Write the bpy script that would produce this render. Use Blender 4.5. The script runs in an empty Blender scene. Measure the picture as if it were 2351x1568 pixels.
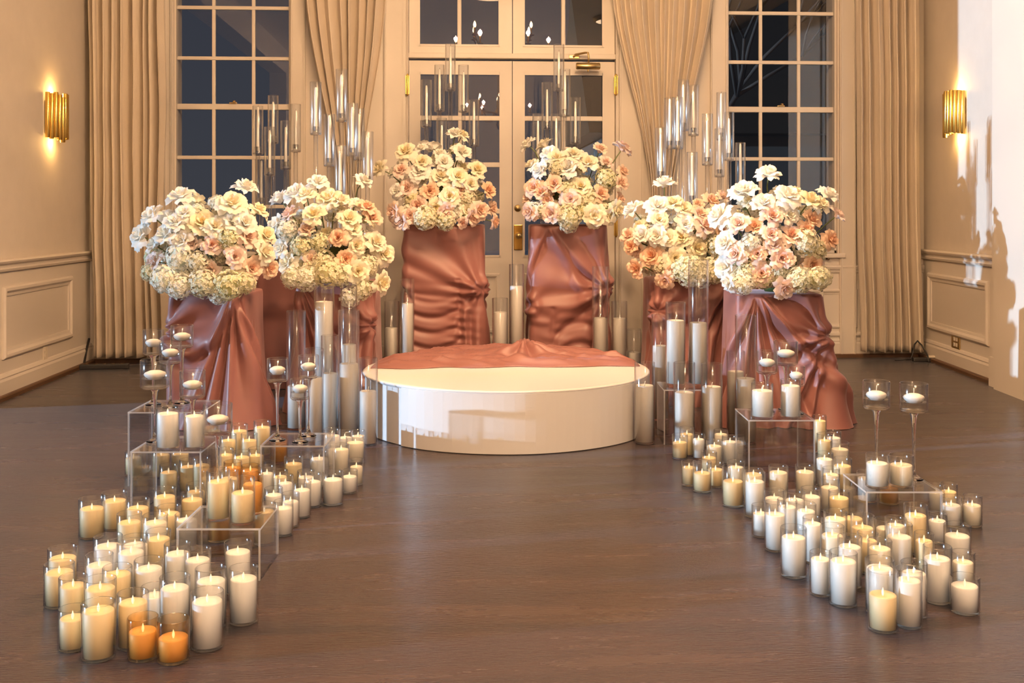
import bpy, bmesh, math, random
from math import sin, cos, pi, exp, sqrt, atan2, radians
from mathutils import Vector, Matrix, Euler, noise

random.seed(7)
S = bpy.context.scene
COL = S.collection

# ------------------------------------------------------------------ camera
F, H, HOR, CU = 2500.0, 1.12, 490.0, 1175.5       # focal length in pixels, eye height, horizon row, centre column
A = radians(3.1)                                  # the camera looks a little to the right of the wall normal
SA, CA = sin(A), cos(A)
cam_d = bpy.data.cameras.new('camera')
cam_d.sensor_fit = 'HORIZONTAL'; cam_d.sensor_width = 36.0
cam_d.lens = 36.0 * F / 2351.0
cam_d.shift_y = -(784.0 - HOR) / 2351.0
cam_d.clip_start = 0.05; cam_d.clip_end = 200
cam = bpy.data.objects.new('camera', cam_d); COL.objects.link(cam)
cam.location = (0, 0, H); cam.rotation_euler = (radians(90), 0, -A)
S.camera = cam

# ------------------------------------------------------------------ world, sun, lamps, exposure
S.view_settings.view_transform = 'Standard'; S.view_settings.look = 'None'
S.view_settings.exposure = 0.38; S.view_settings.gamma = 1.0
S.view_settings.use_curve_mapping = False
cy = S.cycles
cy.max_bounces = 11; cy.diffuse_bounces = 4; cy.glossy_bounces = 4; cy.transmission_bounces = 9
cy.transparent_max_bounces = 48; cy.caustics_reflective = False; cy.caustics_refractive = False
cy.sample_clamp_indirect = 4.0; cy.sample_clamp_direct = 0.0; cy.use_adaptive_sampling = True; cy.adaptive_threshold = 0.02

w = bpy.data.worlds.new('dusk'); S.world = w; w.use_nodes = True
nt = w.node_tree; nt.nodes.clear()
out = nt.nodes.new('ShaderNodeOutputWorld'); bg = nt.nodes.new('ShaderNodeBackground')
tc = nt.nodes.new('ShaderNodeTexCoord'); sx = nt.nodes.new('ShaderNodeSeparateXYZ'); rp = nt.nodes.new('ShaderNodeValToRGB')
nt.links.new(tc.outputs['Generated'], sx.inputs[0]); nt.links.new(sx.outputs['Z'], rp.inputs[0])
rp.color_ramp.elements[0].position = 0.0; rp.color_ramp.elements[0].color = (0.115, 0.120, 0.145, 1)
rp.color_ramp.elements[1].position = 0.6; rp.color_ramp.elements[1].color = (0.045, 0.055, 0.10, 1)
nt.links.new(rp.outputs[0], bg.inputs[0]); bg.inputs[1].default_value = 0.34
nt.links.new(bg.outputs[0], out.inputs[0])

SUN_E, SUN_AZ = radians(4.6), math.atan(0.20)
sd = bpy.data.lights.new('low_sun', 'SUN'); sd.energy = 3.0; sd.color = (0.52, 0.75, 1.0); sd.angle = radians(0.5)
so = bpy.data.objects.new('low_sun', sd); COL.objects.link(so)
dirv = Vector((cos(SUN_E) * cos(SUN_AZ), cos(SUN_E) * sin(SUN_AZ), -sin(SUN_E)))
so.rotation_euler = dirv.to_track_quat('-Z', 'Y').to_euler(); so.location = (-8, 4, 4)

WARM = (1.0, 0.61, 0.32)
SOFT = (1.0, 0.65, 0.385)
BULB_W = 40.0                                    # watts of one chandelier bulb
SCONCE_W = 2.0
FILL_W = 5.0  # watts of each added overhead fill lamp
def area(name, loc, size, power, col=WARM):
    d = bpy.data.lights.new(name, 'AREA'); d.energy = power; d.color = col; d.shape = 'DISK'; d.size = size
    o = bpy.data.objects.new(name, d); COL.objects.link(o); o.location = loc
    return o
for k, (lx, ly) in enumerate(((-1.3, 5.2), (2.2, 5.2), (-1.3, 2.0), (2.2, 2.0), (0.46, 3.6))):  # unseen fill lamps added overhead for general warm brightness
    area('added_fill_lamp', (lx, ly, 3.74), 0.5, FILL_W, SOFT if ly < 3 else WARM)

# ------------------------------------------------------------------ frame helpers
def W(xc, d, z=0.0):
    """camera-aligned floor coordinates (metres right, metres ahead) -> world"""
    return Vector((d * SA + xc * CA, d * CA - xc * SA, z))
def at(u, v, d):
    return W((u - CU) / F * d, d, H - (v - HOR) / F * d)
def fd(v):                                        # depth of a floor point seen at row v
    return F * H / (v - HOR)
def zat(v, d):
    return H - (v - HOR) / F * d
YB = 8.35                                         # back wall plane
def wd(u):
    return YB / (CA - SA * (u - CU) / F)
def wx(u):
    d = wd(u); return d * (SA + CA * (u - CU) / F)
def wz(u, v):
    return H - (v - HOR) / F * wd(u)

# ------------------------------------------------------------------ object helpers
def link(name, me, mat=None, parent=None, loc=None, rot=None):
    o = bpy.data.objects.new(name, me); COL.objects.link(o)
    if mat is not None and me is not None and not me.materials:
        for m in (mat if isinstance(mat, (list, tuple)) else [mat]):
            me.materials.append(m)
    if parent: o.parent = parent
    if loc is not None: o.location = loc
    if rot is not None: o.rotation_euler = rot
    return o
def mesh(name, verts, faces, smooth=False, midx=None):
    me = bpy.data.meshes.new(name); me.from_pydata([tuple(v) for v in verts], [], faces)
    if smooth:
        me.polygons.foreach_set('use_smooth', [True] * len(me.polygons))
    if midx:
        me.polygons.foreach_set('material_index', midx)
    me.update()
    return me
def tag(o, label, cat=None, group=None):
    o['label'] = label
    if cat: o['category'] = cat
    if group: o['group'] = group
    return o
def thing(name, label, cat, loc=(0, 0, 0), rz=0.0, group=None):
    o = bpy.data.objects.new(name, None); COL.objects.link(o)
    o.empty_display_size = 0.1
    o.location = loc; o.rotation_euler = (0, 0, rz)
    return tag(o, label, cat, group)
def structure(o):
    o['kind'] = 'structure'; return o
def sroot(name, loc=(0, 0, 0), rz=0.0):
    o = bpy.data.objects.new(name, None); COL.objects.link(o); o.location = loc; o.rotation_euler = (0, 0, rz)
    return structure(o)

class MB:
    """collects boxes, tubes and lathes into one mesh"""
    def __init__(s): s.v = []; s.f = []; s.m = []; s.sm = []
    def add(s, vs, fs, mi=0, smooth=False):
        n = len(s.v); s.v += [tuple(x) for x in vs]; s.f += [tuple(i + n for i in f) for f in fs]
        s.m += [mi] * len(fs); s.sm += [smooth] * len(fs); return s
    def box(s, x0, x1, y0, y1, z0, z1, mi=0):
        vs = [(x, y, z) for x in (x0, x1) for y in (y0, y1) for z in (z0, z1)]
        return s.add(vs, [(0, 1, 3, 2), (4, 6, 7, 5), (0, 4, 5, 1), (2, 3, 7, 6), (0, 2, 6, 4), (1, 5, 7, 3)], mi)
    def bbox(s, x0, x1, y0, y1, z0, z1, b=0.005, mi=0):
        bm = bmesh.new(); bmesh.ops.create_cube(bm, size=1.0)
        bmesh.ops.scale(bm, vec=(x1 - x0, y1 - y0, z1 - z0), verts=bm.verts)
        bmesh.ops.translate(bm, vec=((x0 + x1) / 2, (y0 + y1) / 2, (z0 + z1) / 2), verts=bm.verts)
        b = min(b, abs(x1 - x0) * .45, abs(y1 - y0) * .45, abs(z1 - z0) * .45)
        bmesh.ops.bevel(bm, geom=bm.edges[:], offset=b, segments=2, affect='EDGES', profile=0.6)
        bm.verts.ensure_lookup_table()
        s.add([v.co[:] for v in bm.verts], [[v.index for v in f.verts] for f in bm.faces], mi); bm.free(); return s
    def lathe(s, prof, seg=28, mi=0, c=(0, 0, 0), smooth=True, close=False):
        vs = []; fs = []; rings = []
        for r, z in prof:
            if r < 1e-6:
                rings.append([len(vs)]); vs.append((c[0], c[1], c[2] + z))
            else:
                rings.append(list(range(len(vs), len(vs) + seg)))
                vs += [(c[0] + r * cos(2 * pi * k / seg), c[1] + r * sin(2 * pi * k / seg), c[2] + z) for k in range(seg)]
        for a, b in list(zip(rings, rings[1:])) + ([(rings[-1], rings[0])] if close else []):
            for k in range(seg):
                k2 = (k + 1) % seg
                if len(a) == 1 and len(b) == 1: continue
                if len(a) == 1: fs.append((a[0], b[k2], b[k]))
                elif len(b) == 1: fs.append((a[k], a[k2], b[0]))
                else: fs.append((a[k], a[k2], b[k2], b[k]))
        return s.add(vs, fs, mi, smooth)
    def tube(s, pts, r, seg=8, mi=0, r1=None):
        pts = [Vector(p) for p in pts]; n = len(pts); vs = []; fs = []
        up = Vector((0, 0, 1))
        for i, p in enumerate(pts):
            t = (pts[min(i + 1, n - 1)] - pts[max(i - 1, 0)]).normalized()
            a = t.cross(up if abs(t.z) < .95 else Vector((1, 0, 0))).normalized(); b = t.cross(a)
            rr = r if r1 is None else r + (r1 - r) * i / (n - 1)
            vs += [p + (a * cos(2 * pi * k / seg) + b * sin(2 * pi * k / seg)) * rr for k in range(seg)]
        for i in range(n - 1):
            for k in range(seg):
                k2 = (k + 1) % seg
                fs.append((i * seg + k, i * seg + k2, (i + 1) * seg + k2, (i + 1) * seg + k))
        fs.append(tuple(range(seg))); fs.append(tuple((n - 1) * seg + k for k in reversed(range(seg))))
        return s.add(vs, fs, mi, True)
    def sweep(s, prof, p0, p1, mi=0):
        """extrude a moulding profile [(out, z)] from p0 to p1; 'out' points to the left of the run"""
        p0 = Vector(p0); p1 = Vector(p1); t = (p1 - p0).normalized(); nrm = Vector((-t.y, t.x, 0)); vs = []
        for p in (p0, p1):
            vs += [p + nrm * o + Vector((0, 0, z)) for o, z in prof]
        n = len(prof); fs = [(i, (i + 1) % n, n + (i + 1) % n, n + i) for i in range(n)]
        fs += [tuple(reversed(range(n))), tuple(range(n, 2 * n))]
        return s.add(vs, fs, mi)
    def me(s, name):
        me = mesh(name, s.v, s.f); me.polygons.foreach_set('material_index', s.m)
        me.polygons.foreach_set('use_smooth', s.sm)
        bm = bmesh.new(); bm.from_mesh(me); bmesh.ops.recalc_face_normals(bm, faces=bm.faces); bm.to_mesh(me); bm.free()
        return me
    def build(s, name, mat, parent=None, loc=None, rot=None):
        return link(name, s.me(name), mat, parent, loc, rot)

# ------------------------------------------------------------------ materials
def newmat(name):
    m = bpy.data.materials.new(name); m.use_nodes = True; nt = m.node_tree; nt.nodes.clear()
    o = nt.nodes.new('ShaderNodeOutputMaterial'); return m, nt, o
def N(nt, t, **kw):
    n = nt.nodes.new(t)
    for k, v in kw.items():
        if k in n.inputs: n.inputs[k].default_value = v
        else: setattr(n, k, v)
    return n
def pmat(name, col, rough=0.5, metal=0.0, var=0.0, vscale=6.0, bump=0.0, bscale=40.0, stretch=(1, 1, 1), spec=0.5, sheen=0.0, coat=0.0, emis=None, estr=0.0, bdist=0.01):
    m, nt, o = newmat(name)
    b = N(nt, 'ShaderNodeBsdfPrincipled'); nt.links.new(b.outputs[0], o.inputs[0])
    b.inputs['Base Color'].default_value = (*col, 1); b.inputs['Roughness'].default_value = rough; b.inputs['Metallic'].default_value = metal
    b.inputs['Specular IOR Level'].default_value = spec
    b.inputs['Sheen Weight'].default_value = sheen; b.inputs['Coat Weight'].default_value = coat
    if emis: b.inputs['Emission Color'].default_value = (*emis, 1); b.inputs['Emission Strength'].default_value = estr
    tc = N(nt, 'ShaderNodeTexCoord'); mp = N(nt, 'ShaderNodeMapping'); mp.inputs['Scale'].default_value = stretch
    nt.links.new(tc.outputs['Object'], mp.inputs[0])
    if var > 0:
        n = N(nt, 'ShaderNodeTexNoise', Scale=vscale, Detail=5.0); nt.links.new(mp.outputs[0], n.inputs['Vector'])
        mx = N(nt, 'ShaderNodeMix'); mx.data_type = 'RGBA'
        mx.inputs[6].default_value = (*[c * (1 - var) for c in col], 1); mx.inputs[7].default_value = (*[min(1, c * (1 + var)) for c in col], 1)
        nt.links.new(n.outputs['Fac'], mx.inputs[0]); nt.links.new(mx.outputs[2], b.inputs['Base Color'])
    if bump > 0:
        n2 = N(nt, 'ShaderNodeTexNoise', Scale=bscale, Detail=4.0); nt.links.new(mp.outputs[0], n2.inputs['Vector'])
        bp = N(nt, 'ShaderNodeBump', Strength=bump, Distance=bdist); nt.links.new(n2.outputs['Fac'], bp.inputs['Height'])
        nt.links.new(bp.outputs[0], b.inputs['Normal'])
    return m
def glassmat(name, tint=(0.97, 0.98, 0.99), edge=(0.80, 0.81, 0.82), ior=1.5, rough=0.04, gain=1.0, fpow=5.0):
    """thin clear glass: what is not mirrored by Fresnel passes straight through"""
    m, nt, o = newmat(name)
    f0 = ((ior - 1) / (ior + 1)) ** 2
    p5 = N(nt, 'ShaderNodeMath', operation='POWER'); p5.inputs[1].default_value = fpow
    fr = N(nt, 'ShaderNodeMath', operation='MULTIPLY_ADD'); fr.inputs[1].default_value = 1 - f0; fr.inputs[2].default_value = f0
    ml = N(nt, 'ShaderNodeMath', operation='MULTIPLY'); ml.inputs[1].default_value = gain; ml.use_clamp = True
    tr = N(nt, 'ShaderNodeBsdfTransparent'); gl = N(nt, 'ShaderNodeBsdfGlossy'); gl.inputs['Roughness'].default_value = rough; gl.inputs['Color'].default_value = (1, 1, 1, 1)
    lw = N(nt, 'ShaderNodeLayerWeight', Blend=0.5); mx = N(nt, 'ShaderNodeMix'); mx.data_type = 'RGBA'
    pw = N(nt, 'ShaderNodeMath', operation='POWER'); pw.inputs[1].default_value = 3.0
    nt.links.new(lw.outputs['Facing'], p5.inputs[0]); nt.links.new(p5.outputs[0], fr.inputs[0])
    nt.links.new(lw.outputs['Facing'], pw.inputs[0]); nt.links.new(pw.outputs[0], mx.inputs[0])
    mx.inputs[6].default_value = (*tint, 1); mx.inputs[7].default_value = (*edge, 1)
    nt.links.new(mx.outputs[2], tr.inputs[0])
    ms = N(nt, 'ShaderNodeMixShader'); nt.links.new(fr.outputs[0], ml.inputs[0]); nt.links.new(ml.outputs[0], ms.inputs[0])
    nt.links.new(tr.outputs[0], ms.inputs[1]); nt.links.new(gl.outputs[0], ms.inputs[2]); nt.links.new(ms.outputs[0], o.inputs[0])
    return m
def petalmat(name, c0, c1, c2):
    m, nt, o = newmat(name)
    a = N(nt, 'ShaderNodeAttribute'); a.attribute_name = 'petal'
    oi = N(nt, 'ShaderNodeObjectInfo')
    r = N(nt, 'ShaderNodeValToRGB'); e = r.color_ramp.elements
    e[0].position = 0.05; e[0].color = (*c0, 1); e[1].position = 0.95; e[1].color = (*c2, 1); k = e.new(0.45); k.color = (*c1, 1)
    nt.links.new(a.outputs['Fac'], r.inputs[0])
    hv = N(nt, 'ShaderNodeHueSaturation'); mr = N(nt, 'ShaderNodeMapRange'); mr.inputs[3].default_value = 0.75; mr.inputs[4].default_value = 1.25
    nt.links.new(oi.outputs['Random'], mr.inputs[0]); nt.links.new(mr.outputs[0], hv.inputs['Saturation']); nt.links.new(r.outputs[0], hv.inputs['Color'])
    d = N(nt, 'ShaderNodeBsdfDiffuse'); t = N(nt, 'ShaderNodeBsdfTranslucent'); ms = N(nt, 'ShaderNodeMixShader'); ms.inputs[0].default_value = 0.3
    nt.links.new(hv.outputs[0], d.inputs[0]); nt.links.new(hv.outputs[0], t.inputs[0])
    nt.links.new(d.outputs[0], ms.inputs[1]); nt.links.new(t.outputs[0], ms.inputs[2]); nt.links.new(ms.outputs[0], o.inputs[0])
    return m

M_paper = pmat('wall_fabric', (0.66, 0.595, 0.52), 0.75, var=0.05, vscale=9, bump=0.15, bscale=260)
M_paint = pmat('cream_paint', (0.72, 0.66, 0.585), 0.42, var=0.02, vscale=3)
M_ceil = pmat('ceiling_paint', (0.72, 0.68, 0.62), 0.8, var=0.03)
M_curt = pmat('curtain_linen', (0.66, 0.575, 0.47), 0.7, var=0.06, vscale=14, bump=0.25, bscale=320, sheen=0.2, stretch=(1, 1, .4))
M_brass = pmat('antique_brass', (0.62, 0.46, 0.22), 0.32, 1.0, var=0.12, vscale=25)
M_gold = pmat('polished_gold', (0.95, 0.62, 0.16), 0.22, 1.0, var=0.08, vscale=20)
M_bronze = pmat('dark_bronze', (0.16, 0.11, 0.07), 0.4, 0.8, var=0.1)
M_black = pmat('black_rubber', (0.02, 0.02, 0.022), 0.5, var=0.1)
M_plate = pmat('ivory_plastic', (0.78, 0.70, 0.58), 0.4, var=0.02)
M_slot = pmat('dark_slot', (0.03, 0.025, 0.02), 0.6, var=0.05)
M_white = pmat('white_vinyl', (0.84, 0.83, 0.82), 0.28, var=0.015, vscale=2.5, bump=0.04, bscale=6)
M_base = pmat('dark_wood_shoe', (0.10, 0.05, 0.025), 0.45, var=0.2, vscale=12)
M_ivory = pmat('ivory_wax', (0.90, 0.855, 0.775), 0.5, var=0.02, vscale=20)
M_cream = pmat('cream_wax', (0.90, 0.78, 0.60), 0.5, var=0.02, vscale=20)
M_honey = pmat('honey_wax', (0.92, 0.75, 0.46), 0.5, var=0.03, vscale=20)
M_amber = pmat('amber_wax', (0.90, 0.60, 0.27), 0.5, var=0.04, vscale=20)
M_ivory_glow = pmat('added_glow_ivory_wax', (0.92, 0.875, 0.79), 0.5, var=0.02, vscale=20, emis=(1.0, 0.86, 0.66), estr=0.07)  # jar waxes: faint glow put into the wax itself to brighten it
M_cream_glow = pmat('added_glow_cream_wax', (0.92, 0.82, 0.64), 0.5, var=0.02, vscale=20, emis=(1.0, 0.78, 0.48), estr=0.08)
M_honey_glow = pmat('added_glow_honey_wax', (0.93, 0.73, 0.41), 0.5, var=0.03, vscale=20, emis=(1.0, 0.66, 0.28), estr=0.06)
M_amber_glow = pmat('added_glow_amber_wax', (0.80, 0.47, 0.17), 0.5, var=0.04, vscale=20, emis=(1.0, 0.50, 0.13), estr=0.04)
M_wick = pmat('led_wick', (0.95, 0.88, 0.72), 0.5, var=0.02, emis=(1.0, 0.74, 0.42), estr=0.6)
M_cotton = pmat('cotton_wick', (0.88, 0.80, 0.66), 0.8, var=0.05)
M_glass = glassmat('clear_glass', (0.985, 0.99, 0.995), (0.86, 0.865, 0.87), rough=0.13, gain=1.1, fpow=3.6)
M_amberglass = glassmat('amber_glass', (0.985, 0.92, 0.80), (0.88, 0.72, 0.52), rough=0.08, gain=1.1, fpow=3.8)
M_tube = glassmat('tube_glass', (0.955, 0.965, 0.975), (0.84, 0.85, 0.87), rough=0.20, gain=1.2, fpow=3.0)
M_rod = glassmat('acrylic_rod', (0.93, 0.935, 0.945), (0.40, 0.40, 0.42), rough=0.18, gain=1.4, fpow=2.4)
M_acry = glassmat('clear_acrylic', (0.955, 0.96, 0.965), (0.86, 0.87, 0.88), rough=0.03, gain=0.9)
def edgemat():
    m, nt, o = newmat('acrylic_edge')
    d = N(nt, 'ShaderNodeBsdfTranslucent'); d.inputs[0].default_value = (.93, .94, .95, 1); e = N(nt, 'ShaderNodeBsdfDiffuse'); e.inputs[0].default_value = (.93, .94, .95, 1)
    t = N(nt, 'ShaderNodeBsdfTransparent'); a = N(nt, 'ShaderNodeMixShader'); b = N(nt, 'ShaderNodeMixShader'); a.inputs[0].default_value = .5; b.inputs[0].default_value = .62
    nt.links.new(d.outputs[0], a.inputs[1]); nt.links.new(e.outputs[0], a.inputs[2]); nt.links.new(t.outputs[0], b.inputs[1]); nt.links.new(a.outputs[0], b.inputs[2]); nt.links.new(b.outputs[0], o.inputs[0])
    return m
M_acryedge = edgemat()
def crystalmat():
    m, nt, o = newmat('solid_glass'); g = N(nt, 'ShaderNodeBsdfGlass', IOR=1.33, Roughness=0.0); g.inputs['Color'].default_value = (.97, .98, .99, 1); nt.links.new(g.outputs[0], o.inputs[0]); return m
M_crystal = crystalmat()
M_pane = glassmat('window_glass', (0.93, 0.94, 0.95), (0.8, 0.8, 0.82), rough=0.0, gain=1.25)
M_water = glassmat('water', (0.96, 0.975, 0.98), (0.8, 0.82, 0.84), ior=1.33, rough=0.02, gain=1.0)
M_stem = pmat('rose_stem', (0.10, 0.13, 0.04), 0.5, var=0.25, vscale=30)
M_leaf = pmat('rose_leaf', (0.07, 0.12, 0.035), 0.45, var=0.3, vscale=30)
M_foam = pmat('floral_foam', (0.06, 0.08, 0.03), 0.9, var=0.3, vscale=30)
M_bulb = pmat('bulb_glow', (1, 0.9, 0.7), 0.4, var=0.01, emis=(1.0, 0.72, 0.40), estr=25.0)
M_bark = pmat('bark', (0.07, 0.05, 0.04), 0.9, var=0.3, vscale=9)
M_snow = pmat('frosty_ground', (0.30, 0.32, 0.36), 0.9, var=0.2, vscale=2)
M_siding = pmat('dark_siding', (0.10, 0.085, 0.075), 0.8, var=0.2, vscale=3)
ROSE = {
    'W': petalmat('white_rose', (0.92, 0.86, 0.68), (0.94, 0.92, 0.84), (0.945, 0.94, 0.91)),
    'C': petalmat('cream_rose', (0.92, 0.75, 0.40), (0.93, 0.86, 0.64), (0.94, 0.91, 0.78)),
    'B': petalmat('blush_rose', (0.74, 0.36, 0.26), (0.88, 0.66, 0.56), (0.91, 0.78, 0.72)),
    'P': petalmat('peach_rose', (0.80, 0.42, 0.26), (0.88, 0.62, 0.47), (0.91, 0.72, 0.58)),
    'H': petalmat('cream_hydrangea', (0.74, 0.72, 0.48), (0.84, 0.80, 0.62), (0.90, 0.87, 0.74)),
    'G': petalmat('green_hydrangea', (0.66, 0.66, 0.42), (0.80, 0.78, 0.58), (0.89, 0.87, 0.74)),
    'K': petalmat('white_hydrangea', (0.82, 0.82, 0.66), (0.90, 0.89, 0.80), (0.93, 0.92, 0.88)),
}
def satin():
    m, nt, o = newmat('mauve_satin')
    b = N(nt, 'ShaderNodeBsdfPrincipled'); nt.links.new(b.outputs[0], o.inputs[0])
    b.inputs['Roughness'].default_value = 0.46
    b.inputs['Specular IOR Level'].default_value = 0.5; b.inputs['Sheen Weight'].default_value = 0.35; b.inputs['Sheen Roughness'].default_value = 0.35
    b.inputs['Sheen Tint'].default_value = (0.8, 0.6, 0.62, 1); b.inputs['Metallic'].default_value = 0.0
    tc = N(nt, 'ShaderNodeTexCoord'); n = N(nt, 'ShaderNodeTexNoise', Scale=9.0, Detail=3.0); nt.links.new(tc.outputs['Object'], n.inputs['Vector'])
    mx = N(nt, 'ShaderNodeMix'); mx.data_type = 'RGBA'; mx.inputs[6].default_value = (0.250, 0.104, 0.092, 1); mx.inputs[7].default_value = (0.290, 0.124, 0.110, 1)
    nt.links.new(n.outputs['Fac'], mx.inputs[0]); nt.links.new(mx.outputs[2], b.inputs['Base Color'])
    return m
M_satin = satin()
def floormat():
    m, nt, o = newmat('dark_stained_floor')
    b = N(nt, 'ShaderNodeBsdfPrincipled'); nt.links.new(b.outputs[0], o.inputs[0])
    tc = N(nt, 'ShaderNodeTexCoord'); mp = N(nt, 'ShaderNodeMapping'); mp.inputs['Scale'].default_value = (0.55, 5.0, 1); nt.links.new(tc.outputs['Object'], mp.inputs[0])
    n = N(nt, 'ShaderNodeTexNoise', Scale=1.6, Detail=8.0, Roughness=0.62); nt.links.new(mp.outputs[0], n.inputs['Vector'])
    n2 = N(nt, 'ShaderNodeTexNoise', Scale=1.1, Detail=5.0); nt.links.new(tc.outputs['Object'], n2.inputs['Vector'])
    r = N(nt, 'ShaderNodeValToRGB'); e = r.color_ramp.elements
    e[0].position = 0.32; e[0].color = (0.016, 0.0050, 0.0012, 1); e[1].position = 0.72; e[1].color = (0.062, 0.0260, 0.0105, 1)
    nt.links.new(n.outputs['Fac'], r.inputs[0])
    mx = N(nt, 'ShaderNodeMix'); mx.data_type = 'RGBA'; mx.inputs[7].default_value = (0.036, 0.0160, 0.0080, 1)
    mr = N(nt, 'ShaderNodeMapRange'); mr.inputs[1].default_value = 0.4; mr.inputs[2].default_value = 0.7; mr.inputs[4].default_value = 0.7
    nt.links.new(n2.outputs['Fac'], mr.inputs[0]); nt.links.new(mr.outputs[0], mx.inputs[0]); nt.links.new(r.outputs[0], mx.inputs[6])
    nt.links.new(mx.outputs[2], b.inputs['Base Color'])
    rr = N(nt, 'ShaderNodeMapRange'); rr.inputs[3].default_value = 0.15; rr.inputs[4].default_value = 0.36; nt.links.new(n.outputs['Fac'], rr.inputs[0]); nt.links.new(rr.outputs[0], b.inputs['Roughness'])
    b.inputs['Specular IOR Level'].default_value = 0.40
    b.inputs['Sheen Weight'].default_value = 0.13; b.inputs['Sheen Roughness'].default_value = 0.5; b.inputs['Sheen Tint'].default_value = (0.66, 0.82, 1.0, 1)
    mp2 = N(nt, 'ShaderNodeMapping'); mp2.inputs['Scale'].default_value = (3, 16, 1); nt.links.new(tc.outputs['Object'], mp2.inputs[0])
    n3 = N(nt, 'ShaderNodeTexNoise', Scale=9.0, Detail=6.0); nt.links.new(mp2.outputs[0], n3.inputs['Vector'])
    bp = N(nt, 'ShaderNodeBump', Strength=0.16, Distance=0.01); nt.links.new(n3.outputs['Fac'], bp.inputs['Height']); nt.links.new(bp.outputs[0], b.inputs['Normal'])
    return m
M_floor = floormat()

# ================================================================== THE ROOM
XL = -2.73; YR = -4.0; ZC = 3.8
def xr(y): return 3.69 + (y - 8.40) * 0.084       # right wall, slightly splayed
JAMB = 6.40                                       # far jamb of the wide opening in the left wall (out of the frame)

structure(MB().box(-9, 9, YR - 0.2, 8.6, -0.1, 0.0).build('floor', M_floor))
structure(MB().box(XL - 0.3, 4.2, YR - 0.2, YB + 0.3, ZC, ZC + 0.12).build('ceiling', M_ceil))
# back wall: solid pieces around three openings
UW1 = (398, 666); UW2 = (1671, 1922)
w1x = (wx(398), wx(666)); w2x = (wx(1671), wx(1923)); dx = (wx(936), wx(1416))
ZWB, ZWT = 0.81, 3.06; ZDT = 3.06
mb = MB(); T = 0.26
xs = [XL - 0.3, w1x[0], w1x[1], dx[0], dx[1], w2x[0], w2x[1], 4.3]
for i in range(7):
    if i % 2 == 0: mb.box(xs[i], xs[i + 1], YB, YB + T, 0, ZC)
    else:
        top = ZWT if i != 3 else ZDT
        mb.box(xs[i], xs[i + 1], YB, YB + T, top, ZC)
        if i != 3: mb.box(xs[i], xs[i + 1], YB, YB + T, 0, ZWB)
structure(mb.build('wall_back', M_paint))
# left wall with a wide cased opening that lets the low light in
mb = MB()
mb.box(XL - 0.25, XL, JAMB, YB, 0, ZC); mb.box(XL - 0.25, XL, -1.2, JAMB, 3.45, ZC); mb.box(XL - 0.25, XL, YR, -1.2, 0, ZC)
structure(mb.build('wall_left', M_paper))
mb = MB()
# unseen opening cut in the right wall to keep the right window's reflections dark
for y0, y1, z0, z1 in ((YR, 1.6, 0, ZC), (5.9, YB + .05, 0, ZC), (1.6, 5.9, 3.45, ZC)):
    mb.add([(xr(y0), y0, z0), (xr(y1), y1, z0), (xr(y1) + .25, y1, z0), (xr(y0) + .25, y0, z0), (xr(y0), y0, z1), (xr(y1), y1, z1), (xr(y1) + .25, y1, z1), (xr(y0) + .25, y0, z1)],
           [(0, 1, 5, 4), (1, 2, 6, 5), (2, 3, 7, 6), (3, 0, 4, 7), (4, 5, 6, 7), (3, 2, 1, 0)])
structure(mb.build('wall_right', M_paper))
structure(MB().box(XL - 0.25, 3.2, YR - 0.2, YR, 0, ZC).build('wall_front', M_paper))

RAIL = [(0, .765), (.018, .768), (.024, .782), (.014, .79), (.016, .806), (.036, .818), (.042, .83), (.036, .84), (0, .843)]
BASE = [(0, 0.012), (.022, 0.012), (.022, .105), (.015, .12), (.018, .128), (.010, .145), (0, .15)]
SHOE = [(0, 0), (.034, 0), (.034, .022), (.026, .028), (0, .028)]
# left wall is run from back to front so that 'out' points into the room
def rightpt(y, z=0): return (xr(y), y, z)
YCOL = 6.92
n_trim = [0]
def trim(mb, mat=None):
    n_trim[0] += 1
    return structure(mb.build('trim_%d' % n_trim[0], mat or M_paint))
# wainscot boards: smooth painted lower wall, 12 mm proud
trim(MB().box(XL, XL + 0.006, JAMB + .02, YB, 0, 0.77))
mb = MB(); mb.add([(xr(YB) - .006, YB, 0), (xr(YCOL) - .006, YCOL, 0), (xr(YCOL) - .006, YCOL, .77), (xr(YB) - .006, YB, .77), (xr(YB), YB, 0), (xr(YCOL), YCOL, 0), (xr(YCOL), YCOL, .77), (xr(YB), YB, .77)],
               [(0, 1, 2, 3), (3, 2, 6, 7), (4, 7, 6, 5), (0, 4, 5, 1)])
trim(mb)
trim(MB().sweep(RAIL, (XL + .006, YB, 0), (XL + .006, JAMB + .02, 0)))           # chair rails
trim(MB().sweep(RAIL, (xr(YCOL) - .006, YCOL, 0), (xr(YB) - .006, YB, 0)))
structure(MB().sweep(BASE, (XL + .006, YB, 0), (XL + .006, JAMB + .02, 0)).build('baseboard_left', M_paint))
structure(MB().sweep(BASE, (xr(YCOL) - .006, YCOL, 0), (xr(YB) - .006, YB, 0)).build('baseboard_right', M_paint))
structure(MB().sweep(SHOE, (XL + .026, YB, 0), (XL + .026, JAMB + .02, 0)).build('baseboard_shoe_left', M_base))
structure(MB().sweep(SHOE, (xr(YCOL) - .028, YCOL, 0), (xr(YB) - .028, YB, 0)).build('baseboard_shoe_right', M_base))
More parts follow.
